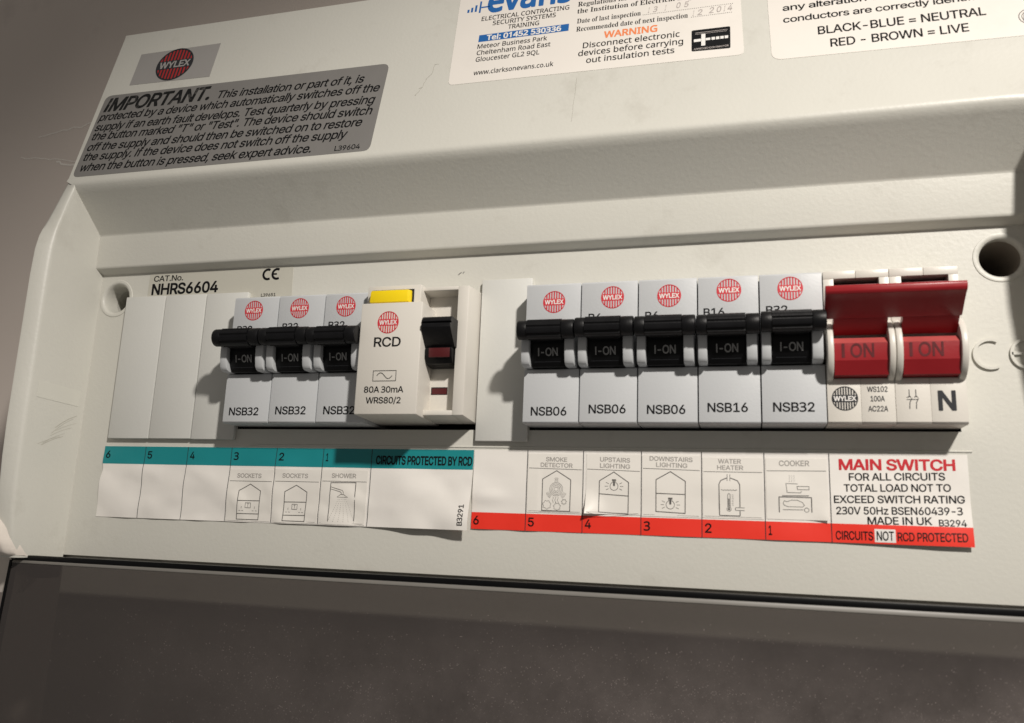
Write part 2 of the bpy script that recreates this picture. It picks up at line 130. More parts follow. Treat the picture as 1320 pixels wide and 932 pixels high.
V.180;43,10 56,-8 85,-18 123,-8 138,11 141,32 138,61 123,80 93,90 56,80 42,61 39,32
V0384;24,240 34,133 63,55 117,1 189,-16 247,-8 288,14 323,55 344,104 356,168 360,241 350,348 321,426 266,480 187,496 136,489 95,467 60,426 40,377 28,315;101,240 107,324 123,384 150,416 191,428 232,416 260,384 277,324 282,240 277,156 260,96 232,64 191,53 150,64 123,97 107,156
V1384;53,374 82,335 87,330 95,330 173,396 172,-4 177,-9 242,-9 247,-4 247,484 242,489 185,489 56,388 51,383
V2384;23,-4 28,-9 353,-9 358,-4 358,58 353,63 127,63 214,149 278,218 323,284 335,318 339,363 329,416 294,461 249,487 189,495 137,491 98,479 29,434 29,426 65,381 73,381 127,416 154,424 185,427 216,422 240,408 255,386 260,355 257,326 249,300 212,246 23,53
V3384;21,15 26,10 88,-10 161,-16 224,-11 270,2 307,25 335,58 350,93 355,132 348,183 321,223 286,246 258,252 277,258 313,286 333,320 340,371 331,419 298,462 252,487 187,495 133,492 92,480 24,441 24,433 58,387 66,387 121,417 149,425 183,428 216,423 241,410 257,390 262,363 255,330 234,305 199,288 149,282 99,282 94,277 94,218 99,213 150,213 204,208 244,194 267,171 275,138 269,102 250,75 215,58 163,52 97,60 34,84 26,84 21,79
V4384;5,105 10,100 235,100 235,-4 240,-9 305,-9 310,-4 310,100 375,100 380,105 380,166 375,171 310,171 310,486 305,491 236,491 231,485 5,163;223,362 236,384 235,171 89,171
V5384;33,15 38,10 93,-9 166,-16 246,-5 302,27 343,83 355,151 344,217 306,266 255,294 189,303 121,297 130,417 316,417 321,422 321,484 316,489 68,489 63,484 45,249 79,225 165,235 216,229 251,212 269,186 276,147 269,105 247,76 212,59 167,53 103,61 46,84 38,84 33,79
V6384;33,138 50,83 76,40 114,7 153,-10 204,-16 267,-5 320,32 351,83 362,150 352,220 322,267 274,300 218,309 170,305 139,293 108,267 115,316 125,347 139,375 159,397 185,414 217,425 258,429 320,421 325,426 325,484 320,489 256,495 191,489 142,471 99,438 70,401 50,358 37,311 28,206;106,166 109,184 118,203 150,233 174,242 201,245 238,239 264,221 279,192 285,154 279,108 261,76 234,58 199,52 171,57 147,68 129,87 116,112
V9384;25,325 34,259 64,212 111,180 169,170 215,174 247,187 277,212 271,163 261,132 247,104 227,82 201,65 169,55 128,51 65,59 60,54 60,-4 65,-9 128,-16 195,-10 244,8 286,40 316,78 336,121 349,169 358,274 353,344 337,397 310,439 273,472 234,489 186,495 139,490 102,476 70,450 44,415 29,375;107,287 101,325 108,371 126,403 153,422 187,428 215,423 238,411 257,392 270,367 280,314 277,295 268,277 255,261 236,247 212,238 184,235 146,241 122,258
V:180;43,10 56,-8 85,-18 123,-8 138,11 141,32 138,61 123,80 93,90 56,80 42,61 39,32;43,298 56,280 85,269 93,269 123,280 138,299 141,320 138,349 123,368 93,378 56,368 42,349 39,320
VA429;-9,4 -9,-4 -4,-9 65,-9 70,-4 124,139 302,139 357,-4 362,-9 432,-9 437,-4 437,4 251,486 246,491 183,491 178,486;212,376 215,386 227,343 277,211 151,211
VB437;56,-4 61,-9 238,-9 307,0 360,27 398,75 409,137 406,174 395,201 373,227 352,243 316,253 336,259 370,286 387,318 393,357 382,421 342,462 285,482 203,489 61,489 56,484;135,60 135,216 218,216 272,210 304,195 321,171 327,141 321,108 305,83 273,66 222,60;214,284 135,284 135,419 205,419 256,415 289,403 307,384 313,354 308,324 293,302 264,289
VC424;38,169 56,105 88,55 135,15 190,-8 257,-16 333,-11 389,4 394,9 394,69 389,74 329,61 270,55 202,67 153,104 124,163 114,240 125,317 156,375 206,412 271,424 328,416 375,398 383,398 413,454 413,462 408,467 346,488 272,495 199,487 142,464 94,425 58,371 39,313 32,241
VD490;56,-4 61,-9 203,-9 308,6 388,53 442,134 458,240 451,319 429,378 392,425 342,462 285,482 214,489 61,489 56,484;190,61 135,61 135,419 203,419 278,408 332,376 365,323 376,242 364,162 330,106 273,73
VE373;56,-4 61,-9 337,-9 342,-4 342,57 337,62 135,62 135,215 325,215 330,220 330,281 325,286 135,286 135,417 337,417 342,422 342,484 337,489 61,489 56,484
VG489;39,168 58,104 94,52 141,14 198,-8 267,-16 365,-10 443,9 448,14 448,257 443,262 269,262 264,257 264,195 269,190 370,190 370,64 337,58 285,55 228,61 186,78 153,106 131,143 118,188 113,240 125,317 159,375 214,412 286,424 350,416 406,397 414,397 419,402 442,454 442,462 437,467 370,488 290,495 213,488 151,465 103,428 62,374 39,314 32,241
VI228;18,-4 23,-9 204,-9 209,-4 209,39 204,44 153,55 153,424 204,436 209,441 209,484 204,489 23,489 18,484 18,441 23,436 74,424 74,55 23,44 18,39
VL352;56,-4 61,-9 339,-9 344,-4 344,58 339,63 135,63 135,484 130,489 61,489 56,484
VM609;56,-4 61,-9 125,-9 130,-4 129,369 268,-4 273,-9 330,-9 335,-4 477,372 475,-4 480,-9 548,-9 553,-4 553,484 548,489 451,489 446,484 304,108 163,484 158,489 61,489 56,484
VN510;56,-4 61,-9 125,-9 130,-4 127,368 367,-5 371,-9 449,-9 454,-4 454,484 449,489 385,489 380,484 380,209 383,112 143,485 139,489 61,489 56,484
VO525;38,170 56,107 88,56 135,15 190,-8 259,-16 333,-8 388,15 436,58 467,107 486,167 493,241 486,314 467,373 433,427 388,465 333,488 259,496 191,488 135,465 90,426 56,374 38,314 32,242;114,240 123,319 150,376 197,413 263,425 330,413 375,376 401,319 411,240 401,161 375,104 329,67 263,55 196,67 150,104 123,161
VP406;56,-4 61,-9 130,-9 135,-4 135,178 249,183 298,199 339,229 363,260 377,296 381,342 370,402 333,452 277,479 196,489 61,489 56,484;135,247 135,419 187,419 240,413 274,398 294,372 301,336 293,294 271,269 232,253 174,247
VQ525;38,170 56,107 88,56 135,15 190,-8 259,-16 275,-15 368,-123 463,-123 468,-118 468,-110 359,3 409,29 457,87 484,155 493,239 486,314 467,373 435,425 388,465 333,488 267,496 191,488 135,465 90,426 56,374 38,314 32,242;114,240 123,319 150,376 197,413 263,425 330,413 375,376 401,319 411,240 401,161 375,104 329,67 263,55 196,67 150,104 123,161
VR418;56,-4 61,-9 130,-9 135,-4 135,189 216,189 333,-9 412,-9 417,-4 417,4 289,211 326,230 348,249 367,275 378,304 381,347 370,407 333,455 279,480 201,489 61,489 56,484;135,258 135,418 194,418 243,413 276,400 295,377 301,340 295,305 277,279 245,264 196,258
VS369;25,12 30,7 87,-10 170,-16 240,-7 295,20 335,68 346,129 342,167 331,195 310,220 282,242 149,302 119,328 110,363 115,388 130,407 156,419 192,424 251,417 303,399 311,399 316,404 335,455 335,463 330,468 270,488 194,495 147,492 111,480 79,463 51,433 36,404 31,360 39,310 64,271 106,237 227,184 259,158 268,123 262,95 243,73 214,60 169,55 96,63 38,83 30,83 25,78
VT373;-2,422 3,417 147,417 147,-4 152,-9 221,-9 226,-4 226,417 370,417 375,422 375,484 370,489 3,489 -2,484
VU491;51,167 63,94 99,37 160,-4 239,-16 305,-10 352,7 388,35 419,76 434,118 439,168 439,484 434,489 366,489 361,484 361,170 354,123 334,86 300,63 246,55 194,63 159,84 138,120 130,170 130,484 125,489 56,489 51,484
VW625;4,489 -1,484 -1,476 126,-4 131,-9 200,-9 205,-4 311,365 418,-4 423,-9 492,-9 497,-4 625,484 620,489 549,489 544,484 455,122 438,192 350,484 345,489 275,489 270,484 185,194 169,126 80,484 75,489
VY380;-9,484 -9,476 151,181 151,-4 156,-9 224,-9 229,-4 229,184 389,476 389,484 384,489 311,489 306,484 190,263 75,484 70,489 -4,489
Va377;32,47 59,10 96,-9 140,-16 189,-12 220,-2 248,19 262,35 270,-4 275,-9 326,-9 331,-4 331,249 323,304 295,346 255,368 189,375 122,366 67,344 62,339 62,331 80,287 85,282 93,282 138,301 190,309 219,305 239,294 251,274 256,226 199,224 123,215 69,192 32,152 22,102;106,126 123,144 156,158 255,167 255,145 248,102 228,73 197,56 158,50 135,53 116,62 105,77 101,99
Vb413;48,-4 53,-9 103,-9 108,-4 117,32 127,20 154,0 185,-12 232,-16 292,-4 344,36 375,95 385,176 375,265 344,323 292,363 230,375 185,371 154,360 123,334 125,514 120,519 53,519 48,514;125,179 131,240 146,279 173,301 218,308 256,300 284,277 300,238 306,181 300,123 283,83 257,59 219,51 173,59 146,83 131,123
Vc322;33,119 49,69 74,35 113,4 152,-11 200,-16 258,-11 298,4 303,9 303,69 298,74 290,74 251,59 201,53 160,61 131,85 114,123 107,179 114,236 132,275 162,298 204,306 242,301 286,289 291,294 309,343 309,351 304,356 263,370 205,376 156,371 115,356 82,331 50,290 33,242 28,179
Vd413;38,262 28,183 38,94 68,36 74,31 120,-4 183,-16 227,-12 258,0 294,31 299,-4 304,-9 360,-9 365,-4 365,514 360,519 293,519 288,514 288,366 291,331 258,360 227,372 181,376 121,364 69,323;107,178 113,233 130,275 156,300 193,309 240,301 267,277 283,236 289,179 283,115 267,80 239,59 194,51 156,59 130,83 113,123
Ve379;33,121 50,72 76,37 116,5 158,-11 211,-16 278,-10 332,8 337,13 337,73 332,78 324,78 272,59 213,53 168,61 136,82 116,118 109,160 349,160 354,165 354,205 349,254 336,294 311,329 280,356 243,371 192,376 147,370 108,353 75,323 49,284 33,236 28,178;231,302 255,284 268,254 273,225 110,225 117,255 136,285 161,303 195,309
Vf231;1,310 6,305 64,305 64,-4 69,-9 136,-9 141,-4 141,305 227,305 232,310 232,364 227,369 141,369 145,418 154,440 169,452 191,456 248,446 253,451 269,498 269,506 264,511 230,519 186,523 137,515 99,491 72,447 64,369 6,351 1,346
Vg413;38,100 67,38 119,-3 189,-16 255,-2 289,29 289,-10 282,-50 264,-79 237,-96 198,-103 127,-96 69,-75 61,-75 56,-80 56,-142 61,-147 119,-164 199,-170 271,-160 320,-131 326,-126 355,-78 365,-10 365,364 360,369 305,369 300,364 295,329 254,361 223,372 181,376 119,363 67,320 38,260 28,183;107,179 113,235 130,276 157,300 193,308 236,301 266,279 283,241 289,165 283,112 266,77 238,58 194,51 157,58 130,82 113,122
Vh415;48,-4 53,-9 120,-9 125,-4 125,186 131,240 146,277 175,300 222,308 254,303 275,289 288,265 293,229 293,-4 298,-9 365,-9 370,-4 370,238 361,298 336,340 291,367 233,375 191,371 160,361 123,332 125,514 120,519 53,519 48,514
Vi173;48,-4 53,-9 120,-9 125,-4 125,364 120,369 53,369 48,364;53,426 58,420 83,411 115,420 128,437 131,455 128,478 115,495 83,504 58,495 53,490 46,478 43,459 46,437
Vk359;48,-4 53,-9 120,-9 125,-4 125,128 155,155 277,-9 357,-9 362,-4 362,4 209,205 352,356 352,364 347,369 269,369 151,244 124,210 125,514 120,519 53,519 48,514
Vl173;48,-4 53,-9 120,-9 125,-4 125,514 120,519 53,519 48,514
Vm628;48,-4 53,-9 120,-9 125,-4 125,187 130,240 145,278 170,301 212,308 242,303 261,290 272,266 277,231 277,-4 282,-9 349,-9 354,-4 354,199 359,248 374,281 401,301 442,308 471,303 490,290 502,266 506,232 506,-4 511,-9 578,-9 583,-4 583,238 575,299 552,338 509,368 448,376 414,372 382,361 351,339 334,318 297,361 219,376 188,372 158,362 130,342 119,328 114,364 109,369 53,369 48,364
Vn415;48,-4 53,-9 120,-9 125,-4 125,187 131,240 146,277 175,300 222,308 254,303 275,289 288,265 293,229 293,-4 298,-9 365,-9 370,-4 370,238 361,299 332,344 291,368 226,376 193,372 162,362 133,344 119,328 114,364 109,369 53,369 48,364
Vo406;33,124 49,75 78,35 113,6 153,-10 198,-16 275,-3 334,39 368,97 379,182 374,240 358,286 330,325 294,354 254,370 200,376 131,364 73,322 39,264 28,185;160,60 130,86 113,125 107,181 113,236 130,275 159,300 203,308 247,300 276,275 294,236 300,181 294,125 276,86 247,60 203,51
Vr277;48,-4 53,-9 120,-9 125,-4 125,191 129,224 139,252 154,274 174,290 197,300 221,304 264,299 269,304 276,359 276,367 271,372 221,376 186,370 156,354 129,329 119,315 114,364 109,369 53,369 48,364
Vs322;26,12 31,7 79,-10 152,-16 211,-9 257,11 291,49 300,100 297,130 288,151 246,189 133,237 107,255 100,275 103,288 115,299 135,306 165,309 214,303 260,287 268,287 273,292 293,339 293,347 288,352 235,369 170,376 111,369 68,351 35,316 25,267 29,240 39,219 82,182 195,132 219,113 225,94 221,76 209,63 186,54 149,50 89,59 39,79 31,79 26,74
Vt242;2,310 7,305 53,305 53,104 56,62 68,33 90,7 111,-6 168,-16 205,-13 232,-5 237,0 237,53 232,58 177,51 159,54 144,64 134,80 130,107 130,305 229,305 234,310 234,364 229,369 130,369 130,447 125,452 82,452 77,447 55,373 7,352 2,347
Vu415;44,120 52,61 82,16 123,-8 180,-16 222,-12 254,-3 282,15 295,31 301,-4 306,-9 362,-9 367,-4 367,364 362,369 295,369 290,364 290,173 284,119 269,82 239,59 193,51 162,56 140,70 127,94 122,129 122,364 117,369 49,369 44,364
Vv341;-9,364 -9,356 127,-4 132,-9 208,-9 213,-4 350,356 350,364 345,369 274,369 269,364 170,84 149,151 72,364 67,369 -4,369
Vw528;3,370 -2,365 -2,357 97,-3 102,-8 177,-8 182,-3 247,199 264,264 280,199 342,-3 347,-8 424,-8 429,-3 529,357 529,365 524,370 456,370 451,365 384,100 306,365 301,370 228,370 223,365 160,162 144,98 78,365 73,370
Vy343;-8,364 -8,356 136,-1 119,-45 106,-70 91,-88 71,-100 47,-104 3,-100 -2,-105 -2,-160 3,-165 26,-169 57,-170 107,-163 144,-139 175,-100 196,-53 352,356 352,364 347,369 275,369 270,364 174,87 151,158 73,364 68,369 -3,369
W 175
W0384;13,314 9,238 20,127 49,49 55,42 111,-13 181,-30 195,-31 253,-22 294,0 337,49 358,98 371,164 375,242 364,354 335,432 329,439 272,494 188,511 130,503 89,481 46,432 26,383;116,240 122,322 137,377 159,403 191,412 224,403 246,376 262,322 267,240 262,158 246,104 224,77 191,69 159,77 137,104 122,158
W1384;42,365 81,316 101,316 157,362 158,-10 171,-23 248,-23 261,-10 262,0 261,490 248,503 179,503 45,398 37,389 37,369
W2384;8,49 9,-10 22,-23 349,-24 359,-23 372,-10 372,64 359,77 163,78 225,139 294,214 337,278 349,312 354,363 343,422 301,475 255,501 188,510 139,506 92,493 28,453 15,440 15,420 59,367 79,367 131,401 157,409 184,412 211,408 229,397 240,381 245,354 242,329 235,307 200,255 15,66 9,59
W3384;6,75 7,9 20,-4 82,-24 160,-31 230,-25 276,-12 312,10 349,52 364,87 370,133 362,189 341,224 328,237 298,255 327,280 347,314 355,371 345,425 304,476 258,501 186,510 135,507 86,494 23,460 10,447 10,427 42,382 52,373 72,373 128,403 151,410 182,413 211,409 231,398 243,384 247,363 241,337 225,317 195,302 149,297 93,296 80,283 79,222 80,212 93,199 201,193 236,181 253,164 260,137 254,107 240,87 211,72 163,67 105,74 40,98 20,98 7,85
W4384;-10,159 -9,99 4,86 220,85 221,-10 234,-23 311,-23 324,-10 325,85 381,86 394,99 395,162 394,172 381,185 325,186 325,482 324,492 311,505 240,506 230,505 220,496 -9,169;220,186 118,186 220,331
W5384;18,75 19,9 32,-4 87,-23 170,-31 252,-19 309,13 322,26 357,77 370,149 358,223 312,280 261,308 188,318 137,315 144,402 312,402 322,403 335,416 335,490 322,503 72,504 62,503 49,490 31,243 44,230 73,211 87,210 165,220 212,215 241,200 255,180 261,147 254,110 237,88 208,73 167,68 107,75 52,98 32,98 19,85
W6384;13,203 19,129 36,76 61,35 108,-7 147,-24 204,-31 273,-19 321,13 334,26 365,77 377,150 366,226 337,272 324,285 280,314 218,324 164,319 128,303 140,343 152,366 169,386 190,399 220,410 258,414 326,407 339,420 339,490 326,503 292,509 255,510 185,503 136,485 89,449 56,407 36,364 23,317;156,81 142,96 131,116 121,167 130,195 155,218 178,227 200,230 233,224 253,211 265,187 270,154 265,113 250,87 229,73 199,67 175,71
W:180;126,94 99,104 79,104 50,94 37,81 28,67 24,33 28,5 50,-22 79,-32 99,-32 129,-22 152,5 156,33 152,67 139,85;126,382 99,392 79,392 50,382 37,369 28,355 24,321 28,293 50,266 79,255 99,255 129,266 152,293 156,321 152,355 139,373
WA429;-23,10 -23,-10 -10,-23 71,-23 84,-10 134,124 292,124 343,-10 356,-23 438,-23 451,-10 451,10 265,492 252,505 177,505 164,492;255,226 173,226 214,336
WG489;17,238 25,159 44,98 85,40 135,0 192,-22 273,-31 371,-24 449,-5 462,8 463,253 462,263 449,276 273,277 263,276 250,263 250,189 263,176 355,175 355,77 335,73 286,70 232,76 194,91 165,116 146,147 133,191 128,239 139,312 170,364 219,397 287,409 347,401 400,383 420,383 433,396 456,448 456,468 443,481 376,502 287,510 207,502 145,479 92,438 48,380 25,320
WI228;3,35 4,-10 17,-23 200,-24 210,-23 223,-10 223,45 210,58 168,67 168,412 210,422 223,435 223,490 210,503 27,504 17,503 4,490 4,435 17,422 59,412 59,67 17,58 4,45
WN510;41,480 42,-10 55,-23 65,-24 131,-23 144,-10 144,314 352,-10 365,-23 455,-23 468,-10 469,0 468,490 455,503 445,504 379,503 366,490 366,166 158,490 145,503 55,503 42,490
WR418;41,480 42,-10 55,-23 65,-24 136,-23 149,-10 150,174 207,174 314,-10 327,-23 418,-23 431,-10 431,10 310,206 332,216 362,242 381,269 392,298 396,347 384,413 339,469 285,494 200,504 65,504 55,503 42,490;280,310 267,291 241,278 196,273 150,273 150,403 193,403 239,398 266,387 280,371 286,340
WT373;-17,480 -16,416 -3,403 132,402 133,-10 146,-23 227,-23 240,-10 241,0 241,402 376,403 389,416 389,490 376,503 366,504 7,504 -3,503 -16,490
WW625;8,504 -2,503 -15,490 -15,470 112,-10 125,-23 135,-24 206,-23 219,-10 311,307 404,-10 417,-23 498,-23 511,-10 639,470 639,490 626,503 616,504 543,503 530,490 454,186 364,490 351,503 269,503 256,490 170,191 94,490 81,503
Wa377;48,345 48,325 66,281 79,268 99,268 142,287 190,294 214,291 228,283 237,269 241,240 200,239 117,229 63,206 23,164 18,158 7,96 16,42 41,8 53,-4 90,-23 140,-31 195,-26 226,-16 253,4 256,-10 269,-23 332,-23 345,-10 346,0 346,248 337,310 314,347 301,360 261,382 190,390 116,380 61,358;120,119 132,132 160,144 240,151 233,107 217,84 192,70 158,65 139,67 126,74 119,83 116,99
We379;13,175 19,112 36,66 63,29 110,-9 152,-25 212,-31 284,-24 338,-6 351,7 351,79 338,92 318,92 269,74 214,68 174,75 147,93 130,123 126,145 345,145 355,146 368,159 369,207 364,253 350,300 325,336 286,370 249,385 193,391 141,384 102,367 58,326 34,289 19,242;225,288 243,274 254,250 255,240 129,240 132,251 147,274 167,289 195,294
Wl173;33,510 34,-10 47,-23 126,-23 139,-10 140,0 139,520 126,533 57,534 47,533 34,520
Wn415;33,360 34,-10 47,-23 57,-24 126,-23 139,-10 140,186 145,236 159,268 181,286 222,293 248,289 264,278 274,260 278,228 279,-10 292,-23 371,-23 384,-10 385,0 385,238 375,305 351,345 338,358 297,382 233,391 187,386 155,376 130,359 128,370 115,383 47,383 34,370
Ws322;11,70 12,6 25,-7 73,-24 146,-31 210,-24 263,-3 271,4 305,43 315,102 311,136 302,157 252,203 140,250 119,264 116,276 123,286 165,294 211,288 254,273 274,273 287,286 307,333 307,353 294,366 241,383 172,391 105,383 62,365 54,358 21,322 11,281 15,234 25,213 76,168 187,119 206,104 209,93 207,83 200,75 182,69 150,65 93,73 45,93 25,93 12,80
Wv341;-23,370 -23,350 113,-10 126,-23 214,-23 227,-10 364,350 364,370 351,383 341,384 268,383 255,370 170,133 86,370 73,383 63,384 -10,383
S 175
SD496;20,17 20,0 228,0 362,25 441,101 468,228 452,325 405,396 328,441 222,455 15,455 15,439 43,435 61,426 71,407 74,374 74,75 71,46 63,30 47,21;190,34 182,72 182,385 190,423 202,431 223,433 294,410 336,342 351,229 343,139 319,75 279,37 222,24 202,27
SE442;14,17 14,0 402,0 430,143 411,143 393,105 371,75 345,53 313,39 276,30 230,28 192,35 185,47 183,67 183,222 241,213 259,201 273,181 287,118 304,118 304,345 288,345 277,300 259,269 232,252 183,246 183,388 186,417 200,428 232,430 295,424 340,406 369,373 383,320 399,320 399,455 16,455 16,439 44,435 62,425 72,405 75,369 75,78 72,48 62,30 44,20
SI261;13,17 13,0 246,0 246,17 206,26 187,44 183,77 183,387 186,412 196,427 214,435 244,439 244,455 13,455 13,439 45,435 63,427 72,412 75,387 75,75 72,49 61,32 42,23
SR473;16,455 16,439 44,434 62,424 71,406 75,379 75,81 72,50 62,32 45,22 15,17 15,0 242,0 242,17 212,22 194,32 185,50 182,81 182,212 201,212 338,0 480,0 480,17 452,26 432,50 315,224 372,248 406,285 417,334 405,388 367,426 305,448 217,455;182,234 182,385 190,422 202,429 224,431 268,421 295,389 304,336 298,290 280,258 249,240
Sa344;45,203 59,194 77,191 95,194 110,202 120,215 123,231 104,274 115,290 148,296 171,292 187,282 196,266 199,241 199,190 119,164 63,136 31,104 20,63 25,34 40,11 64,-4 95,-9 151,2 200,35 216,1 255,-10 294,-1 329,28 320,42 304,34 295,40 293,210 285,259 263,292 223,312 162,318 126,316 95,308 69,295 49,278 37,259 33,236 36,218;126,46 118,84 127,123 154,151 199,169 199,63 174,41 151,34
Sc293;119,-5 156,-10 227,8 285,60 271,72 239,47 204,38 166,48 137,76 118,123 112,187 118,248 138,285 169,297 190,290 197,271 196,251 206,216 236,204 253,207 266,215 275,228 277,245 271,275 250,298 218,314 175,319 133,313 96,297 64,271 40,237 25,196 19,150 24,106 38,68 59,35 87,11
Sd370;147,273 174,281 206,270 217,257 223,242 223,76 215,56 202,41 187,31 171,28 146,36 130,58 120,98 118,153 121,210 130,250;107,-5 140,-10 188,2 223,39 223,-10 294,6 353,11 353,28 335,32 325,41 319,75 319,455 176,455 176,439 212,430 220,419 223,401 223,280 189,309 146,318 112,313 81,297 55,272 36,237 24,196 19,147 23,104 35,66 53,35 78,10
Se301;120,313 87,298 59,273 38,240 24,201 19,157 24,109 37,69 58,35 85,10 117,-5 154,-10 228,11 285,73 270,86 237,53 199,42 154,56 127,97 117,166 283,166 283,173 274,234 249,280 209,309 157,318;116,192 127,274 161,297 181,292 193,277 201,192
Sf214;15,16 15,0 199,0 199,16 173,18 158,26 150,40 148,277 203,277 203,310 148,310 148,390 153,430 163,440 180,443 193,441 197,433 196,426 185,391 187,376 195,365 224,355 239,358 252,367 260,381 263,400 257,425 240,446 212,460 174,465 123,457 85,436 60,400 52,353 52,310 16,310 16,277 52,277 52,73 50,35 40,22
Sg327;22,-100 48,-122 89,-136 146,-140 219,-133 272,-113 305,-80 316,-37 312,-9 303,13 285,29 259,40 175,49 141,49 111,55 101,71 104,84 112,94 142,104 205,106 234,116 258,131 276,151 288,176 291,203 286,237 268,268 317,268 317,304 233,304 196,315 157,318 120,315 88,305 60,289 40,268 27,242 22,212 42,150 102,110 67,92 42,74 28,54 24,30 35,-1 69,-26 28,-46 14,-75;79,-89 73,-73 79,-52 97,-34 205,-34 249,-41 260,-51 263,-66 252,-94 218,-111 161,-116 122,-113 95,-103;124,276 137,292 157,297 178,292 190,276 197,249 197,173 190,146 178,130 157,124 137,130 124,146 117,173 114,211 117,249
Sh381;18,16 18,0 180,0 180,16 164,19 154,26 148,56 148,235 173,262 203,271 219,268 229,258 235,217 235,56 228,26 202,16 202,0 363,0 363,16 347,19 337,26 330,56 330,212 321,271 292,306 243,318 190,305 148,267 148,455 19,455 19,440 36,437 46,429 52,399 52,56 45,26
Si198;18,16 18,0 180,0 180,16 154,26 148,56 148,310 21,310 20,293 47,285 52,252 52,56 45,26;65,376 81,366 101,362 120,366 136,376 147,393 151,412 147,432 137,449 120,460 101,463 81,460 65,449 54,432 50,412 54,393
Sl199;18,16 18,0 180,0 180,16 154,26 148,56 148,455 20,455 20,439 38,436 47,429 52,398 52,56 45,26
Sm554;18,16 18,0 177,0 177,16 162,19 152,27 146,56 146,235 170,262 199,271 216,268 226,258 232,217 232,56 225,26 215,19 199,16 199,0 356,0 356,16 340,19 331,26 324,56 324,237 349,263 377,271 394,268 404,258 410,217 410,56 403,26 393,19 377,16 377,0 536,0 536,16 520,19 510,26 504,56 504,212 494,271 465,306 418,318 364,304 320,261 292,304 237,318 188,305 146,265 146,310 19,310 19,294 36,291 46,284 52,253 52,56 45,26
Sn381;18,16 18,0 180,0 180,16 164,19 154,26 148,56 148,235 173,262 203,271 219,268 229,258 235,217 235,56 228,26 202,16 202,0 363,0 363,16 347,19 337,26 330,56 330,212 321,271 292,306 243,318 190,306 148,267 148,310 19,310 19,294 36,291 46,284 52,253 52,56 45,26
So336;19,154 24,110 38,70 60,37 90,11 127,-5 169,-10 210,-5 245,11 275,36 298,69 312,108 317,154 312,200 298,240 275,273 245,298 209,313 168,318 127,313 90,297 60,272 38,239 24,199;144,18 128,39 120,82 117,154 120,227 128,271 144,292 169,299 192,292 208,271 217,227 220,154 217,81 209,39 193,18 169,11
Sp371;17,-124 17,-139 197,-139 197,-123 167,-118 152,-99 148,-58 148,32 183,1 227,-10 261,-5 291,12 316,38 334,72 346,113 350,160 346,203 335,241 317,274 293,298 264,314 230,319 180,305 143,263 143,310 19,310 19,295 46,283 52,243 52,-64 50,-101 40,-117;195,28 167,38 148,69 148,235 171,267 199,278 225,270 241,248 250,208 253,154 249,99 239,59 222,36
Sr287;18,16 18,0 197,0 197,16 159,25 152,37 149,56 149,192 152,220 162,241 175,255 189,260 207,250 222,231 248,222 265,225 278,234 287,248 289,266 286,287 275,304 258,315 233,318 210,314 187,301 165,280 146,252 146,310 21,310 20,293 46,285 52,252 52,56 45,26
Ss288;36,-9 51,-9 60,4 73,9 122,-6 151,-10 194,-3 228,18 250,51 257,95 253,127 241,151 221,172 115,232 105,259 108,274 116,286 130,294 149,296 174,291 196,277 215,254 228,222 244,222 244,319 230,319 223,308 213,305 141,319 98,312 65,291 44,259 37,220 41,193 54,169 76,148 156,105 183,84 192,58 189,40 179,27 162,18 140,15 112,21 87,39 66,68 53,105 36,105
St228;20,300 20,279 48,279 48,71 53,36 66,10 89,-4 124,-9 182,9 222,66 206,75 189,49 168,40 157,43 149,51 144,82 144,279 208,279 208,310 144,310 144,424 129,424 88,369
Su375;11,310 11,294 29,291 39,282 46,248 46,97 51,51 65,17 91,-3 131,-10 160,-7 186,3 209,19 228,40 228,-10 300,7 360,13 360,30 331,39 324,70 324,310 189,310 189,294 209,291 221,283 228,248 228,66 205,43 177,36 162,38 151,46 142,74 142,310
Sx319;4,310 4,293 24,285 43,263 123,136 62,56 34,29 5,15 5,0 118,0 118,15 92,20 85,34 97,61 138,114 173,59 185,30 178,19 155,16 155,0 319,0 319,15 303,21 291,36 198,184 254,254 283,283 311,296 311,310 201,310 201,294 227,290 234,279 224,257 183,206 149,260 140,280 147,291 169,294 169,310'''
GL = {}
for ln in GLYPH_TEXT.split('\n'):
    if len(ln) < 3: continue
    p = ln[2:].split(';')
    GL[(ln[0], ln[1])] = (int(p[0]), [[tuple(map(int, q.split(','))) for q in c.split(' ')] for c in p[1:]])
CAP = {'I': 509.0, 'B': 509.0, 'V': 480.0, 'W': 480.0, 'S': 440.0}

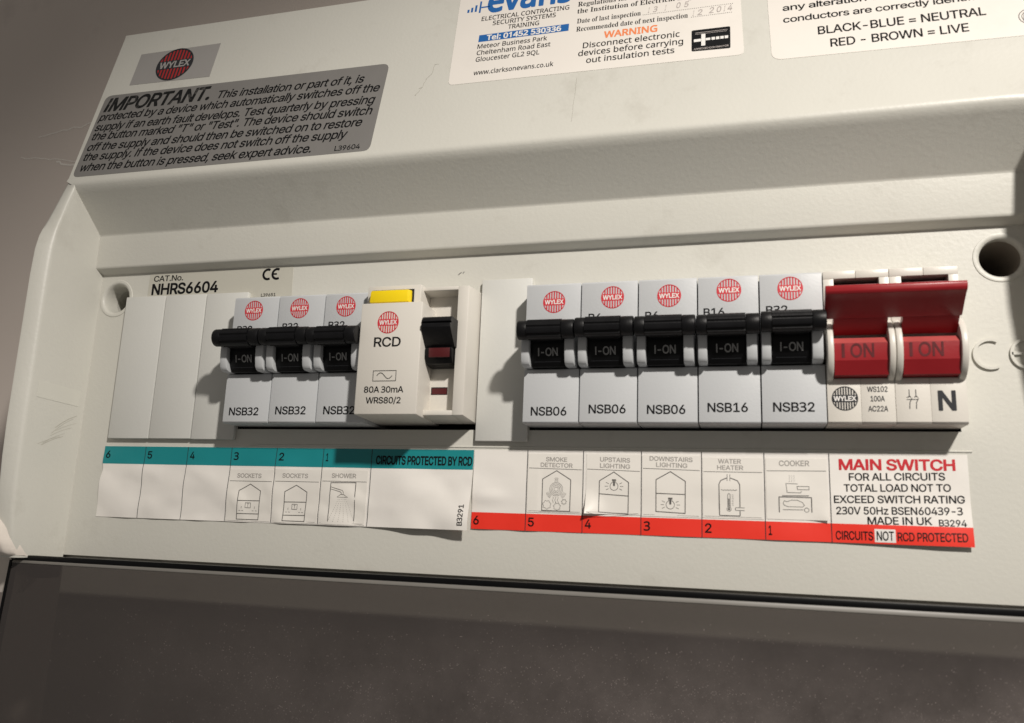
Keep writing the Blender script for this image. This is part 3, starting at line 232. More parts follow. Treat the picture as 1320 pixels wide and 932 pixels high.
# ------------------------------------------------------------------ materials
MATS = {}
def principled(name, color, rough=0.5, metal=0.0, spec=0.5, vary=0.06, vscale=60.0, bump=0.0, bscale=900.0, coat=0.0, sss=0.0, dirt=0.0, dirt_color=(0.18, 0.15, 0.11), dscale=35.0, rvary=0.1):
    m = bpy.data.materials.new(name); m.use_nodes = True; nt = m.node_tree; N = nt.nodes; L = nt.links
    b = N['Principled BSDF']
    b.inputs['Roughness'].default_value = rough; b.inputs['Metallic'].default_value = metal
    b.inputs['Specular IOR Level'].default_value = spec
    if coat: b.inputs['Coat Weight'].default_value = coat
    tc = N.new('ShaderNodeTexCoord')
    n1 = N.new('ShaderNodeTexNoise'); n1.inputs['Scale'].default_value = vscale; n1.inputs['Detail'].default_value = 6
    L.new(tc.outputs['Object'], n1.inputs['Vector'])
    mix = N.new('ShaderNodeMix'); mix.data_type = 'RGBA'
    lo = [c * (1 - vary) for c in color]; hi = [min(1, c * (1 + vary)) for c in color]
    mix.inputs['A'].default_value = (*lo, 1); mix.inputs['B'].default_value = (*hi, 1)
    L.new(n1.outputs['Fac'], mix.inputs['Factor'])
    out = mix.outputs['Result']
    if dirt:
        n2 = N.new('ShaderNodeTexNoise'); n2.inputs['Scale'].default_value = dscale; n2.inputs['Detail'].default_value = 9; n2.inputs['Roughness'].default_value = 0.72
        mp = N.new('ShaderNodeMapping'); mp.inputs['Location'].default_value = (3.1, 1.7, 0.4)
        L.new(tc.outputs['Object'], mp.inputs['Vector']); L.new(mp.outputs['Vector'], n2.inputs['Vector'])
        r = N.new('ShaderNodeMapRange'); r.inputs['From Min'].default_value = 0.56; r.inputs['From Max'].default_value = 0.78; r.inputs['To Max'].default_value = dirt
        L.new(n2.outputs['Fac'], r.inputs['Value'])
        m2 = N.new('ShaderNodeMix'); m2.data_type = 'RGBA'; m2.inputs['B'].default_value = (*dirt_color, 1)
        L.new(r.outputs['Result'], m2.inputs['Factor']); L.new(out, m2.inputs['A']); out = m2.outputs['Result']
    L.new(out, b.inputs['Base Color'])
    if rvary:
        rr = N.new('ShaderNodeMapRange'); rr.inputs['To Min'].default_value = max(0.02, rough - rvary); rr.inputs['To Max'].default_value = min(1, rough + rvary)
        L.new(n1.outputs['Fac'], rr.inputs['Value']); L.new(rr.outputs['Result'], b.inputs['Roughness'])
    if bump:
        n3 = N.new('ShaderNodeTexNoise'); n3.inputs['Scale'].default_value = bscale; n3.inputs['Detail'].default_value = 3
        L.new(tc.outputs['Object'], n3.inputs['Vector'])
        bp = N.new('ShaderNodeBump'); bp.inputs['Strength'].default_value = bump; bp.inputs['Distance'].default_value = 0.0002
        L.new(n3.outputs['Fac'], bp.inputs['Height']); L.new(bp.outputs['Normal'], b.inputs['Normal'])
    MATS[name] = m
    return m
principled('case', (0.605, 0.596, 0.545), 0.42, vary=0.04, vscale=25, bump=0.27, bscale=800, dirt=0.26, dirt_color=(0.26, 0.235, 0.185), dscale=42)
principled('blank', (0.63, 0.63, 0.60), 0.45, vary=0.02, bump=0.15, bscale=1300, dirt=0.05)
principled('grey', (0.53, 0.545, 0.56), 0.42, vary=0.02, bump=0.14, bscale=1500, dirt=0.05)
principled('cream', (0.67, 0.64, 0.585), 0.40, vary=0.02, bump=0.12, bscale=1500, dirt=0.06)
principled('black', (0.005, 0.005, 0.006), 0.45, spec=0.28, vary=0.3, vscale=300, bump=0.25, bscale=1600)
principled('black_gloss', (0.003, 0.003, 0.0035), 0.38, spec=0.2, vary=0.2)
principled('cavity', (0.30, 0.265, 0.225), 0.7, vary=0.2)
principled('ink_maroon', (0.42, 0.02, 0.022), 0.45, vary=0.08)
principled('void', (0.012, 0.011, 0.010), 0.8, vary=0.2)
principled('red', (0.29, 0.010, 0.015), 0.34, vary=0.08, vscale=120, bump=0.1, bscale=1300)
principled('red_lit', (0.42, 0.07, 0.066), 0.5, vary=0.15, vscale=200, bump=0.2)
principled('ink_engraved', (0.10, 0.005, 0.008), 0.5, vary=0.2, vscale=300)
principled('darkred', (0.075, 0.006, 0.008), 0.4, vary=0.1)
principled('yellow', (0.90, 0.66, 0.008), 0.35, vary=0.04, bump=0.1)
principled('paper', (0.80, 0.77, 0.73), 0.55, vary=0.025, vscale=40, bump=0.12, bscale=500, dirt=0.04)
principled('picpaper', (0.78, 0.75, 0.70), 0.5, vary=0.025, vscale=40, bump=0.12, bscale=500, dirt=0.04)
principled('sticker', (0.78, 0.74, 0.69), 0.38, vary=0.03, vscale=40, bump=0.10, bscale=300, dirt=0.07)
principled('silver', (0.255, 0.245, 0.235), 0.40, metal=0.25, vary=0.06, vscale=90, bump=0.2, bscale=600, dirt=0.25, dirt_color=(0.42, 0.38, 0.32), dscale=90)
principled('silver_pale', (0.40, 0.385, 0.37), 0.38, metal=0.2, vary=0.04, bump=0.15, dirt=0.12, dscale=80)
principled('clear_label', (0.53, 0.515, 0.45), 0.35, vary=0.03, dirt=0.1)
principled('tape', (0.63, 0.622, 0.565), 0.3, vary=0.03)
principled('ink', (0.006, 0.006, 0.007), 0.6, spec=0.15, vary=0.25, vscale=250)
principled('ink_worn', (0.010, 0.010, 0.010), 0.5, spec=0.2, vary=0.3, vscale=250, dirt=0.9, dirt_color=(0.21, 0.20, 0.19), dscale=260)
principled('ink_grey', (0.33, 0.31, 0.29), 0.5, vary=0.15, vscale=300)
principled('ink_mid', (0.09, 0.084, 0.08), 0.5, vary=0.25, vscale=300)
principled('ink_dark', (0.03, 0.031, 0.035), 0.5, spec=0.2, vary=0.15)
principled('ink_drum', (0.30, 0.30, 0.30), 0.5, vary=0.3, vscale=400)
principled('ink_red', (0.60, 0.035, 0.05), 0.45, vary=0.06)
principled('ink_crimson', (0.55, 0.012, 0.022), 0.45, vary=0.06)
principled('ink_blue', (0.015, 0.12, 0.38), 0.4, vary=0.06)
principled('ink_orange', (0.80, 0.24, 0.09), 0.45, vary=0.06)
principled('ink_pencil', (0.42, 0.38, 0.36), 0.5, vary=0.2, vscale=400)
principled('band_teal', (0.008, 0.235, 0.255), 0.42, vary=0.06, bump=0.1, bscale=500)
principled('band_red', (0.82, 0.035, 0.018), 0.42, vary=0.05, bump=0.1, bscale=500)
principled('print_white', (0.80, 0.78, 0.75), 0.5, vary=0.03)
principled('rod', (0.45, 0.45, 0.46), 0.3, metal=0.9, vary=0.1)
principled('plaster', (0.72, 0.66, 0.60), 0.85, vary=0.06, vscale=120, bump=0.6, bscale=260)
principled('scuff', (0.46, 0.445, 0.385), 0.6, vary=0.2, vscale=300)
principled('hairline', (0.33, 0.31, 0.26), 0.6, vary=0.2, vscale=300)
principled('lip_glint', (0.19, 0.18, 0.165), 0.45, vary=0.1, vscale=80)
principled('web', (0.85, 0.80, 0.74), 0.7, vary=0.2)

def wall_material():
    m = principled('wall_paint', (0.68, 0.605, 0.55), 0.75, vary=0.18, vscale=5, bump=0.25, bscale=160, dirt=0.75, dirt_color=(0.46, 0.41, 0.375), dscale=9)
wall_material()

def smoked_material():
    m = bpy.data.materials.new('smoked_acrylic'); m.use_nodes = True; nt = m.node_tree; N = nt.nodes; L = nt.links
    N.remove(N['Principled BSDF']); out = N['Material Output']
    tr = N.new('ShaderNodeBsdfTransparent'); tr.inputs['Color'].default_value = (0.29, 0.28, 0.268, 1)
    gl = N.new('ShaderNodeBsdfGlossy'); gl.inputs['Roughness'].default_value = 0.12; gl.inputs['Color'].default_value = (0.9, 0.9, 0.9, 1)
    fr = N.new('ShaderNodeFresnel'); fr.inputs['IOR'].default_value = 1.49
    mx = N.new('ShaderNodeMixShader'); ge = N.new('ShaderNodeNewGeometry'); ff = N.new('ShaderNodeMath'); ff.operation = 'SUBTRACT'; ff.inputs[0].default_value = 1.0; L.new(ge.outputs['Backfacing'], ff.inputs[1]); fk = N.new('ShaderNodeMath'); fk.operation = 'MULTIPLY'; L.new(fr.outputs[0], fk.inputs[0]); L.new(ff.outputs[0], fk.inputs[1]); L.new(fk.outputs[0], mx.inputs[0]); L.new(tr.outputs[0], mx.inputs[1]); L.new(gl.outputs[0], mx.inputs[2])
    # dust: fine pale specks that get denser to the lower right, and a film that paints in glare there
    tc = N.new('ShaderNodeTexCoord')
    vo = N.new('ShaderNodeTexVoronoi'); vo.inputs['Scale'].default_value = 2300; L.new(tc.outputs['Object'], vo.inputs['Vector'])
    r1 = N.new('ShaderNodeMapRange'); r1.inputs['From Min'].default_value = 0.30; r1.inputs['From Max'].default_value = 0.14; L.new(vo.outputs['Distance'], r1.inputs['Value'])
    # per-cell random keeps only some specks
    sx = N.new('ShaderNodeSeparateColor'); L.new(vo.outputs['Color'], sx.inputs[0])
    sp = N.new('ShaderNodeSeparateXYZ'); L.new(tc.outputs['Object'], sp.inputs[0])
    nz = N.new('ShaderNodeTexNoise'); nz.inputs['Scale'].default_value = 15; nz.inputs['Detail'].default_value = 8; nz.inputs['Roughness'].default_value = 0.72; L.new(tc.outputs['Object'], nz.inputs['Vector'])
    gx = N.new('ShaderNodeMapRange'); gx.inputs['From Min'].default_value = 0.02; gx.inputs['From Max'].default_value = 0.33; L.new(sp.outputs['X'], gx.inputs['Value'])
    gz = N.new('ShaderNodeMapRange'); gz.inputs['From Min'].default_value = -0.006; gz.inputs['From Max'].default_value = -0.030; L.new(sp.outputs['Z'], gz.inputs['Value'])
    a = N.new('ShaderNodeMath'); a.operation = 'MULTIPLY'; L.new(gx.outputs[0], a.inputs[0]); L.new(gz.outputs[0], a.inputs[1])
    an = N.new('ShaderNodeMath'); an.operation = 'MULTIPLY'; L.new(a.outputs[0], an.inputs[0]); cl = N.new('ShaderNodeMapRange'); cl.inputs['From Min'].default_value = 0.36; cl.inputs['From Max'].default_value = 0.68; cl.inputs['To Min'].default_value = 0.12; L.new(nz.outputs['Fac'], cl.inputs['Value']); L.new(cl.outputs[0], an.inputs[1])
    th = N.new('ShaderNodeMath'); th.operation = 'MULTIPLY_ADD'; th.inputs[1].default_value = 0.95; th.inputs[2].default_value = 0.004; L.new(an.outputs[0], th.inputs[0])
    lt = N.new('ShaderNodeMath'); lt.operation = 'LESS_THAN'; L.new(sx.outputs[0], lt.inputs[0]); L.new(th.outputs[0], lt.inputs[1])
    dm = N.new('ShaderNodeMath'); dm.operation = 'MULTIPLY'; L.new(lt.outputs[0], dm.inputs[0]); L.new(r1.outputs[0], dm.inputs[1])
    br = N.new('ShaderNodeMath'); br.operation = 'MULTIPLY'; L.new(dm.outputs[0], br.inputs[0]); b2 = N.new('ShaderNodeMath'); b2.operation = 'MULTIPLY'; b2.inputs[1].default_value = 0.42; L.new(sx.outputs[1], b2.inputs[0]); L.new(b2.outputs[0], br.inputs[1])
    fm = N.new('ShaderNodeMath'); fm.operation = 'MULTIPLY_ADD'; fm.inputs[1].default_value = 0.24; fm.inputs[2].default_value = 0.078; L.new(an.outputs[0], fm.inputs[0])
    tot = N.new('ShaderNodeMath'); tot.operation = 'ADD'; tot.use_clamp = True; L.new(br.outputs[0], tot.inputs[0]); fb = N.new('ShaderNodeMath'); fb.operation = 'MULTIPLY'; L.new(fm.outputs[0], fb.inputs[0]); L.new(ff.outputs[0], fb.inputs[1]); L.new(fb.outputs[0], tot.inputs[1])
    df = N.new('ShaderNodeBsdfDiffuse'); df.inputs['Color'].default_value = (0.56, 0.485, 0.46, 1)
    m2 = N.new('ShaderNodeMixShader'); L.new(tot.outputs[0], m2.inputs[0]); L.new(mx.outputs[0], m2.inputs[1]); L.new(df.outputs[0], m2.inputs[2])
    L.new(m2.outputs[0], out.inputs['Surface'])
    MATS['smoked'] = m
smoked_material()

# ------------------------------------------------------------------ object helpers
class Node:
    def __init__(self, o, origin): self.o = o; self.g = Vector(origin)
def tag(o, label=None, cat=None, group=None, kind=None):
    for k, v in (('label', label), ('category', cat), ('group', group), ('kind', kind)):
        if v: o[k] = v
def thing(name, origin, label, cat, group=None):
    o = bpy.data.objects.new(name, None); col.objects.link(o); o.location = Vector(origin) * S
    o.empty_display_size = 0.01
    tag(o, label, cat, group)
    return Node(o, origin)
def link_mesh(name, verts, faces, mat, parent, origin=None, bevel=0.0, seg=2, angle=35, weld=False):
    org = parent.g if parent else Vector(origin or (0, 0, 0))
    me = bpy.data.meshes.new(name)
    me.from_pydata([tuple((Vector(v) - org) * S) for v in verts], [], faces)
    if bevel or weld:
        bm = bmesh.new(); bm.from_mesh(me)
        bmesh.ops.remove_doubles(bm, verts=bm.verts, dist=1e-6)
        bmesh.ops.recalc_face_normals(bm, faces=bm.faces)
        if bevel:
            es = [e for e in bm.edges if len(e.link_faces) == 2 and e.calc_face_angle(0) > math.radians(25)]
            bmesh.ops.bevel(bm, geom=es, offset=bevel * S, segments=seg, profile=0.5, affect='EDGES', clamp_overlap=True)
        bm.to_mesh(me); bm.free()
    me.polygons.foreach_set('use_smooth', [True] * len(me.polygons))
    me.set_sharp_from_angle(angle=math.radians(angle))
    me.materials.append(MATS[mat]); me.update()
    o = bpy.data.objects.new(name, me); col.objects.link(o)
    if parent: o.parent = parent.o
    else: o.location = org * S
    return Node(o, org)
class MB:
    def __init__(self): self.v = []; self.f = []
    def add(self, vs, fs):
        n = len(self.v); self.v += [tuple(p) for p in vs]; self.f += [tuple(i + n for i in q) for q in fs]; return self
    def box(self, x0, x1, y0, y1, z0, z1):
        return self.add([(x0, y0, z0), (x1, y0, z0), (x1, y1, z0), (x0, y1, z0), (x0, y0, z1), (x1, y0, z1), (x1, y1, z1), (x0, y1, z1)],
                        [(0, 3, 2, 1), (4, 5, 6, 7), (0, 1, 5, 4), (1, 2, 6, 5), (2, 3, 7, 6), (3, 0, 4, 7)])
    def prism(self, prof, x0, x1):            # profile in (y,z), extruded along x
        n = len(prof)
        vs = [(x0, y, z) for y, z in prof] + [(x1, y, z) for y, z in prof]
        fs = [tuple(range(n))[::-1], tuple(range(n, 2 * n))] + [(i, (i + 1) % n, n + (i + 1) % n, n + i) for i in range(n)]
        return self.add(vs, fs)
    def hexa(self, front, back):              # two quads of points, same winding
        return self.add(list(front) + list(back), [(3, 2, 1, 0), (4, 5, 6, 7), (0, 1, 5, 4), (1, 2, 6, 5), (2, 3, 7, 6), (3, 0, 4, 7)])
    def tube_y(self, cx, cz, rings, n=40, cap=True):   # rings: (radius, y)
        vs = []; fs = []
        for r, y in rings:
            for i in range(n):
                a = 2 * math.pi * i / n; vs.append((cx + r * math.cos(a), y, cz + r * math.sin(a)))
        for k in range(len(rings) - 1):
            for i in range(n):
                j = (i + 1) % n; fs.append((k * n + i, k * n + j, (k + 1) * n + j, (k + 1) * n + i))
        if cap: fs.append(tuple(range((len(rings) - 1) * n, len(rings) * n)))
        return self.add(vs, fs)
    def build(self, name, mat, parent=None, **kw): return link_mesh(name, self.v, self.f, mat, parent, **kw)

# ------------------------------------------------------------------ printing on surfaces
def area(c): return 0.5 * sum(c[i][0] * c[(i + 1) % len(c)][1] - c[(i + 1) % len(c)][0] * c[i][1] for i in range(len(c)))
def inside(p, c):
    r = False; x, y = p
    for i in range(len(c)):
        (x0, y0), (x1, y1) = c[i], c[(i + 1) % len(c)]
        if (y0 > y) != (y1 > y) and x < (x1 - x0) * (y - y0) / (y1 - y0) + x0: r = not r
    return r
class Print:
    def __init__(self): self.v = []; self.f = []
    def group(self, contours, h=0.0):
        polys = [[Vector((x, y, 0)) for x, y in c] for c in contours]
        flat = [(x, y, h) for c in contours for x, y in c]; n = len(self.v)
        tris = tessellate_polygon(polys)
        self.v += flat; self.f += [tuple(i + n for i in t) for t in tris]
    def quadgrid(self, x0, x1, z0, z1, nx=1, nz=1, h=0.0):
        n = len(self.v)
        for j in range(nz + 1):
            for i in range(nx + 1): self.v.append((x0 + (x1 - x0) * i / nx, z0 + (z1 - z0) * j / nz, h))
        w = nx + 1
        for j in range(nz):
            for i in range(nx): self.f.append((n + j * w + i, n + j * w + i + 1, n + (j + 1) * w + i + 1, n + (j + 1) * w + i))
        return self
    def stroke(self, pts, w, closed=False, h=0.0):
        n0 = len(self.v); n = len(pts)
        for i in range(n):
            a = Vector(pts[i - 1] if (i or closed) else pts[i]); b = Vector(pts[i]); c = Vector(pts[(i + 1) % n] if (i < n - 1 or closed) else pts[i])
            d1 = (b - a); d2 = (c - b)
            if d1.length < 1e-9: d1 = d2
            if d2.length < 1e-9: d2 = d1
            d1 = d1.normalized(); d2 = d2.normalized(); t = (d1 + d2)
            t = t.normalized() if t.length > 1e-6 else d1
            nn = Vector((-t.y, t.x)); s = min(1.8, 1 / max(0.4, nn.dot(Vector((-d1.y, d1.x)))))
            for q in (0.5, -0.5): self.v.append((b.x + nn.x * w * q * s, b.y + nn.y * w * q * s, h))
        for i in range(n if closed else n - 1):
            j = (i + 1) % n; self.f.append((n0 + 2 * i, n0 + 2 * i + 1, n0 + 2 * j + 1, n0 + 2 * j))
        return self
    def arc(self, cx, cz, r, a0, a1, w, n=20, rz=None):
        full = abs(a1 - a0) >= 359.9; m = n if full else n + 1
        pts = [(cx + r * math.cos(math.radians(a0 + (a1 - a0) * i / n)), cz + (rz or r) * math.sin(math.radians(a0 + (a1 - a0) * i / n))) for i in range(m)]
        return self.stroke(pts, w, full)
    def disc(self, cx, cz, r, n=36, h=0.0):
        self.group([[(cx + r * math.cos(2 * math.pi * i / n), cz + r * math.sin(2 * math.pi * i / n)) for i in range(n)]], h); return self
    def text(self, s, x0, x1, z0, cap, font='I', bold=0.0, shear=0.0, tilt=0.0, h=0.0):
        if bold >= 0.02: font = {'I': 'B', 'V': 'W'}.get(font, font)
        pen = 0; parts = []
        for ch in s:
            adv, cs = GL.get((font, ch), (250, []))
            parts += [[(px + pen, py) for px, py in c] for c in [*cs]] and [(ch, [[(px + pen, py) for px, py in c] for c in cs])]
            pen += adv - (26 if font in 'IB' else 0)
        xs = [p[0] for _, cs in parts for c in cs for p in c]; lo, hi = min(xs), max(xs)
        sx = (x1 - x0) / (hi - lo); sz = cap / CAP[font]
        for ch, cs in parts:
            big = max(cs, key=lambda c: abs(area(c))); og = 1 if area(big) > 0 else -1
            cs2 = cs
            outs = [c for c, c0 in zip(cs2, cs) if area(c0) * og > 0]; holes = [c for c, c0 in zip(cs2, cs) if area(c0) * og <= 0]
            for gi, oc in enumerate(outs):
                hs = [hc for hc in holes if inside(hc[0], oc)]
                def mp(p):
                    X = (p[0] - lo) * sx; Z = p[1] * sz
                    return (x0 + X + shear * Z, z0 + Z + tilt * X)
                self.group([[mp(p) for p in c] for c in [oc] + hs], h + 0.006 * gi)
        return self
    def logo(self, cx, cz, r, stripes=9, ring=0.08, duty=0.5, band=0.30, solid=False):
        n = 44
        if solid: self.disc(cx, cz, r); return self
        self.arc(cx, cz, r * (1 - ring / 2), 0, 360, r * ring, n)
        self.group([[(cx + r * math.cos(a), cz + r * math.sin(a)) for a in [math.asin(band) * t / 4 for t in range(-4, 5)]] +
                    [(cx - r * math.cos(a), cz - r * math.sin(a)) for a in [math.asin(band) * t / 4 for t in range(-4, 5)]]], 0.004)
        pitch = 2 * r / stripes
        for i in range(stripes):
            x = -r + pitch * (i + 0.5); w = pitch * duty; xe = abs(x) + w / 2
            if xe >= r * 0.96: continue
            zt = math.sqrt(r * r - xe * xe) - r * ring * 0.5
            if zt <= band * r: continue
            self.quadgrid(cx + x - w / 2, cx + x + w / 2, cz + band * r, cz + zt); self.quadgrid(cx + x - w / 2, cx + x + w / 2, cz - zt, cz - band * r)
        return self
    def build(self, name, mat, parent, mapf, lift=0.06):
        return link_mesh(name, [mapf(u, v, h + lift) for u, v, h in self.v], self.f, mat, parent, angle=60)
def flat(y): return lambda u, v, h: (u, y - h, v)
HV = Vector((0, 0.248, 1)).normalized(); HN = Vector((0, -1, 0.248)).normalized()
def hood(u, v, h): p = Vector((u * 0.98512 + 3.425, -18.1, 97.7)) + HV * (v * 0.98512 - 0.284) + HN * h; return tuple(p)  # sticker layout back-projected from image pixels, then rescaled about the camera to this plane
def sheet(name, x0, x1, z0, z1, mat, parent, mapf, th=0.15, nx=1, nz=1, radius=0.0, corners=None, lift=0.0):
    """a thin sticker with real thickness, its outline rounded or given"""
    if corners or radius:
        pts = []
        if corners: pts = corners
        else:
            for cx, cz, a0 in ((x1 - radius, z1 - radius, 0), (x0 + radius, z1 - radius, 90), (x0 + radius, z0 + radius, 180), (x1 - radius, z0 + radius, 270)):
                pts += [(cx + radius * math.cos(math.radians(a0 + 90 * i / 6)), cz + radius * math.sin(math.radians(a0 + 90 * i / 6))) for i in range(7)]
        n = len(pts)
        vs = [mapf(u, v, th + lift) for u, v in pts] + [mapf(u, v, lift - 0.02) for u, v in pts]
        return link_mesh(name, vs, [tuple(range(n))] + [(i, n + i, n + (i + 1) % n, (i + 1) % n) for i in range(n)], mat, parent)
    vs = []; fs = []; w = nx + 1
    for k, hh in enumerate((th + lift, lift)):
        for j in range(nz + 1):
            for i in range(nx + 1): vs.append(mapf(x0 + (x1 - x0) * i / nx, z0 + (z1 - z0) * j / nz, hh))
    m = (nx + 1) * (nz + 1)
    for j in range(nz):
        for i in range(nx):
            q = (j * w + i, j * w + i + 1, (j + 1) * w + i + 1, (j + 1) * w + i); fs.append(q); fs.append(tuple(a + m for a in q[::-1]))
    rim = [i for i in range(nx)] + [j * w + nx for j in range(nz)] + [nz * w + i for i in range(nx, 0, -1)] + [j * w for j in range(nz, 0, -1)]
    for a, b in zip(rim, rim[1:] + rim[:1]): fs.append((b, a, a + m, b + m))
    return link_mesh(name, vs, fs, mat, parent, angle=50)

def interp(t, tab):
    if t <= tab[0][0]: return tab[0][1]
    for (a, va), (b, vb) in zip(tab, tab[1:]):
        if t <= b: return va + (vb - va) * (t - a) / (b - a)
    return tab[-1][1]
def smooth(t): t = max(0, min(1, t)); return t * t * (3 - 2 * t)

# ================================================================== the setting: wall behind the case
m = MB(); m.box(-1200, 1500, 75, 95, -900, 900)
w = m.build('wall', 'wall_paint'); tag(w.o, kind='structure')

# ================================================================== the case
XC2 = 295.6                    # left and right mirror about half of this
unit = thing('consumer_unit', (147.8, 75, -190), 'beige plastic fuse box with sloped hood and smoked door hanging open', 'fuse box')

# fascia: plate with screw holes and two apertures
def circ(cx, cz, r, n=40): return [(cx + r * math.cos(2 * math.pi * i / n), cz + r * math.sin(2 * math.pi * i / n)) for i in range(n)]
P = Print()
holes = [(-6.2, 57.7, 5.9), (301.8, 57.7, 5.9)]
aps = [(54.0, 144.0, 6.7, 53.4), (162.0, 288.2, 6.7, 53.6)]
P.group([[(-14, -40), (309.6, -40), (309.6, 67.4), (-14, 67.4)]] + [circ(*h) for h in holes] + [[(a, c), (a, d), (b, d), (b, c)] for a, b, c, d in aps])
V = [(u, 0.0, v) for u, v, h in P.v]; Fc = [tuple(f) for f in P.f]
mb = MB(); mb.add(V, Fc)
mb.add([(-14, 0, -40), (309.6, 0, -40), (309.6, 2.4, -40.4), (-14, 2.4, -40.4)], [(0, 1, 2, 3)])
fascia = mb.build('fascia', 'case', unit)
for a, b, c, d in aps:
    mb = MB(); v = [(a, 0, c), (b, 0, c), (b, 0, d), (a, 0, d), (a, 14, c), (b, 14, c), (b, 14, d), (a, 14, d)]
    mb.add(v, [(0, 1, 5, 4), (1, 2, 6, 5), (2, 3, 7, 6), (3, 0, 4, 7), (4, 5, 6, 7)])
    mb.build('aperture', 'void', fascia)  # near-black walls paint the darkness inside the cutout
for i, (cx, cz, r) in enumerate(holes):
    deep = [(r - 0.3, 0.8), (r - 0.4, 3), (r - 0.5, 7)] if i == 0 else [(r - 0.3, 0.8), (r - 0.35, 1.8)]
    mb = MB(); mb.tube_y(cx, cz, [(r + 1.6, 0.02), (r + 1.45, -0.22), (r + 0.7, -0.30), (r + 0.05, -0.05)] + deep, 48, cap=False)
    mb.build('screw_hole', 'case', fascia, angle=50)
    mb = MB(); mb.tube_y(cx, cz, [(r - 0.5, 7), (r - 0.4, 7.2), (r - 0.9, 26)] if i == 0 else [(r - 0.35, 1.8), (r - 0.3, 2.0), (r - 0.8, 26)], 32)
    mb.build('hole_cavity', 'cavity' if i else 'case', fascia)  # darker tone paints in the shade down the right hole
mb = MB(); mb.prism([(0.05, 0.75), (-0.30, 0.95), (-0.30, 1.25), (0.05, 1.45)], 60, 290.5)
mb.build('ridge', 'case', fascia)
# raised CE letters moulded in the fascia
pr = Print()
pr.arc(297.0, 29.0, 4.15, 62, 298, 0.8, 26); pr.arc(306.5, 29.0, 4.15, 62, 298, 0.8, 26); pr.stroke([(302.4, 29.0), (306.6, 29.0)], 0.8)
vs = [(u, 0.02, v) for u, v, h in pr.v]; n = len(vs)
vs += [(u, -0.75, v) for u, v, h in pr.v]
# walls along every edge used once
cnt = {}
for f in pr.f:
    for a, b in zip(f, f[1:] + f[:1]): cnt[frozenset((a, b))] = cnt.get(frozenset((a, b)), 0) + 1
fs = [tuple(i + n for i in f) for f in pr.f]
for f in pr.f:
    for a, b in zip(f, f[1:] + f[:1]):
        if cnt[frozenset((a, b))] == 1: fs.append((a, b, b + n, a + n))
link_mesh('moulded_mark', vs, fs, 'case', fascia)

# hood: profile (y, z, left end)
HP = [(0, 67.4, -14.0), (-3.3, 68.9, -14.4), (-3.65, 69.25, -14.45), (-3.8, 69.9, -14.5), (-3.85, 82.0, -14.65), (-3.9, 82.4, -14.7), (-4.3, 83.0, -14.75),
      (-16.3, 95.3, -16.1), (-17.3, 96.4, -16.3), (-18.0, 97.6, -16.5), (-18.35, 98.6, -18.4), (-18.05, 99.9, -20.5)]
HP += [(-18.1 + (z - 97.7) * 0.248, z, -20.6) for z in (101.5, 115, 130, 145, 160, 170, 172.5)]
HP += [(0.7, 174.1, -20.6), (1.9, 175.0, -20.5), (3.8, 175.5, -20.4), (75, 178, -20.0)]
mb = MB(); NX = 24
vs = []; fs = []
for y, z, xl in HP:
    xr = XC2 - xl
    for i in range(NX + 1): vs.append((xl + (xr - xl) * i / NX, y, z))
wd = NX + 1
for j in range(len(HP) - 1):
    for i in range(NX): fs.append((j * wd + i, j * wd + i + 1, (j + 1) * wd + i + 1, (j + 1) * wd + i))
mb.add(vs, fs)
for side in (0, 1):
    pts = [((xl if not side else XC2 - xl), y, z) for y, z, xl in HP[11:]]
    pts.append(((-20.6 if not side else XC2 + 20.6), 75, 97))
    mb.add(pts, [tuple(range(len(pts)))])
hoodn = mb.build('hood', 'case', unit, angle=40)

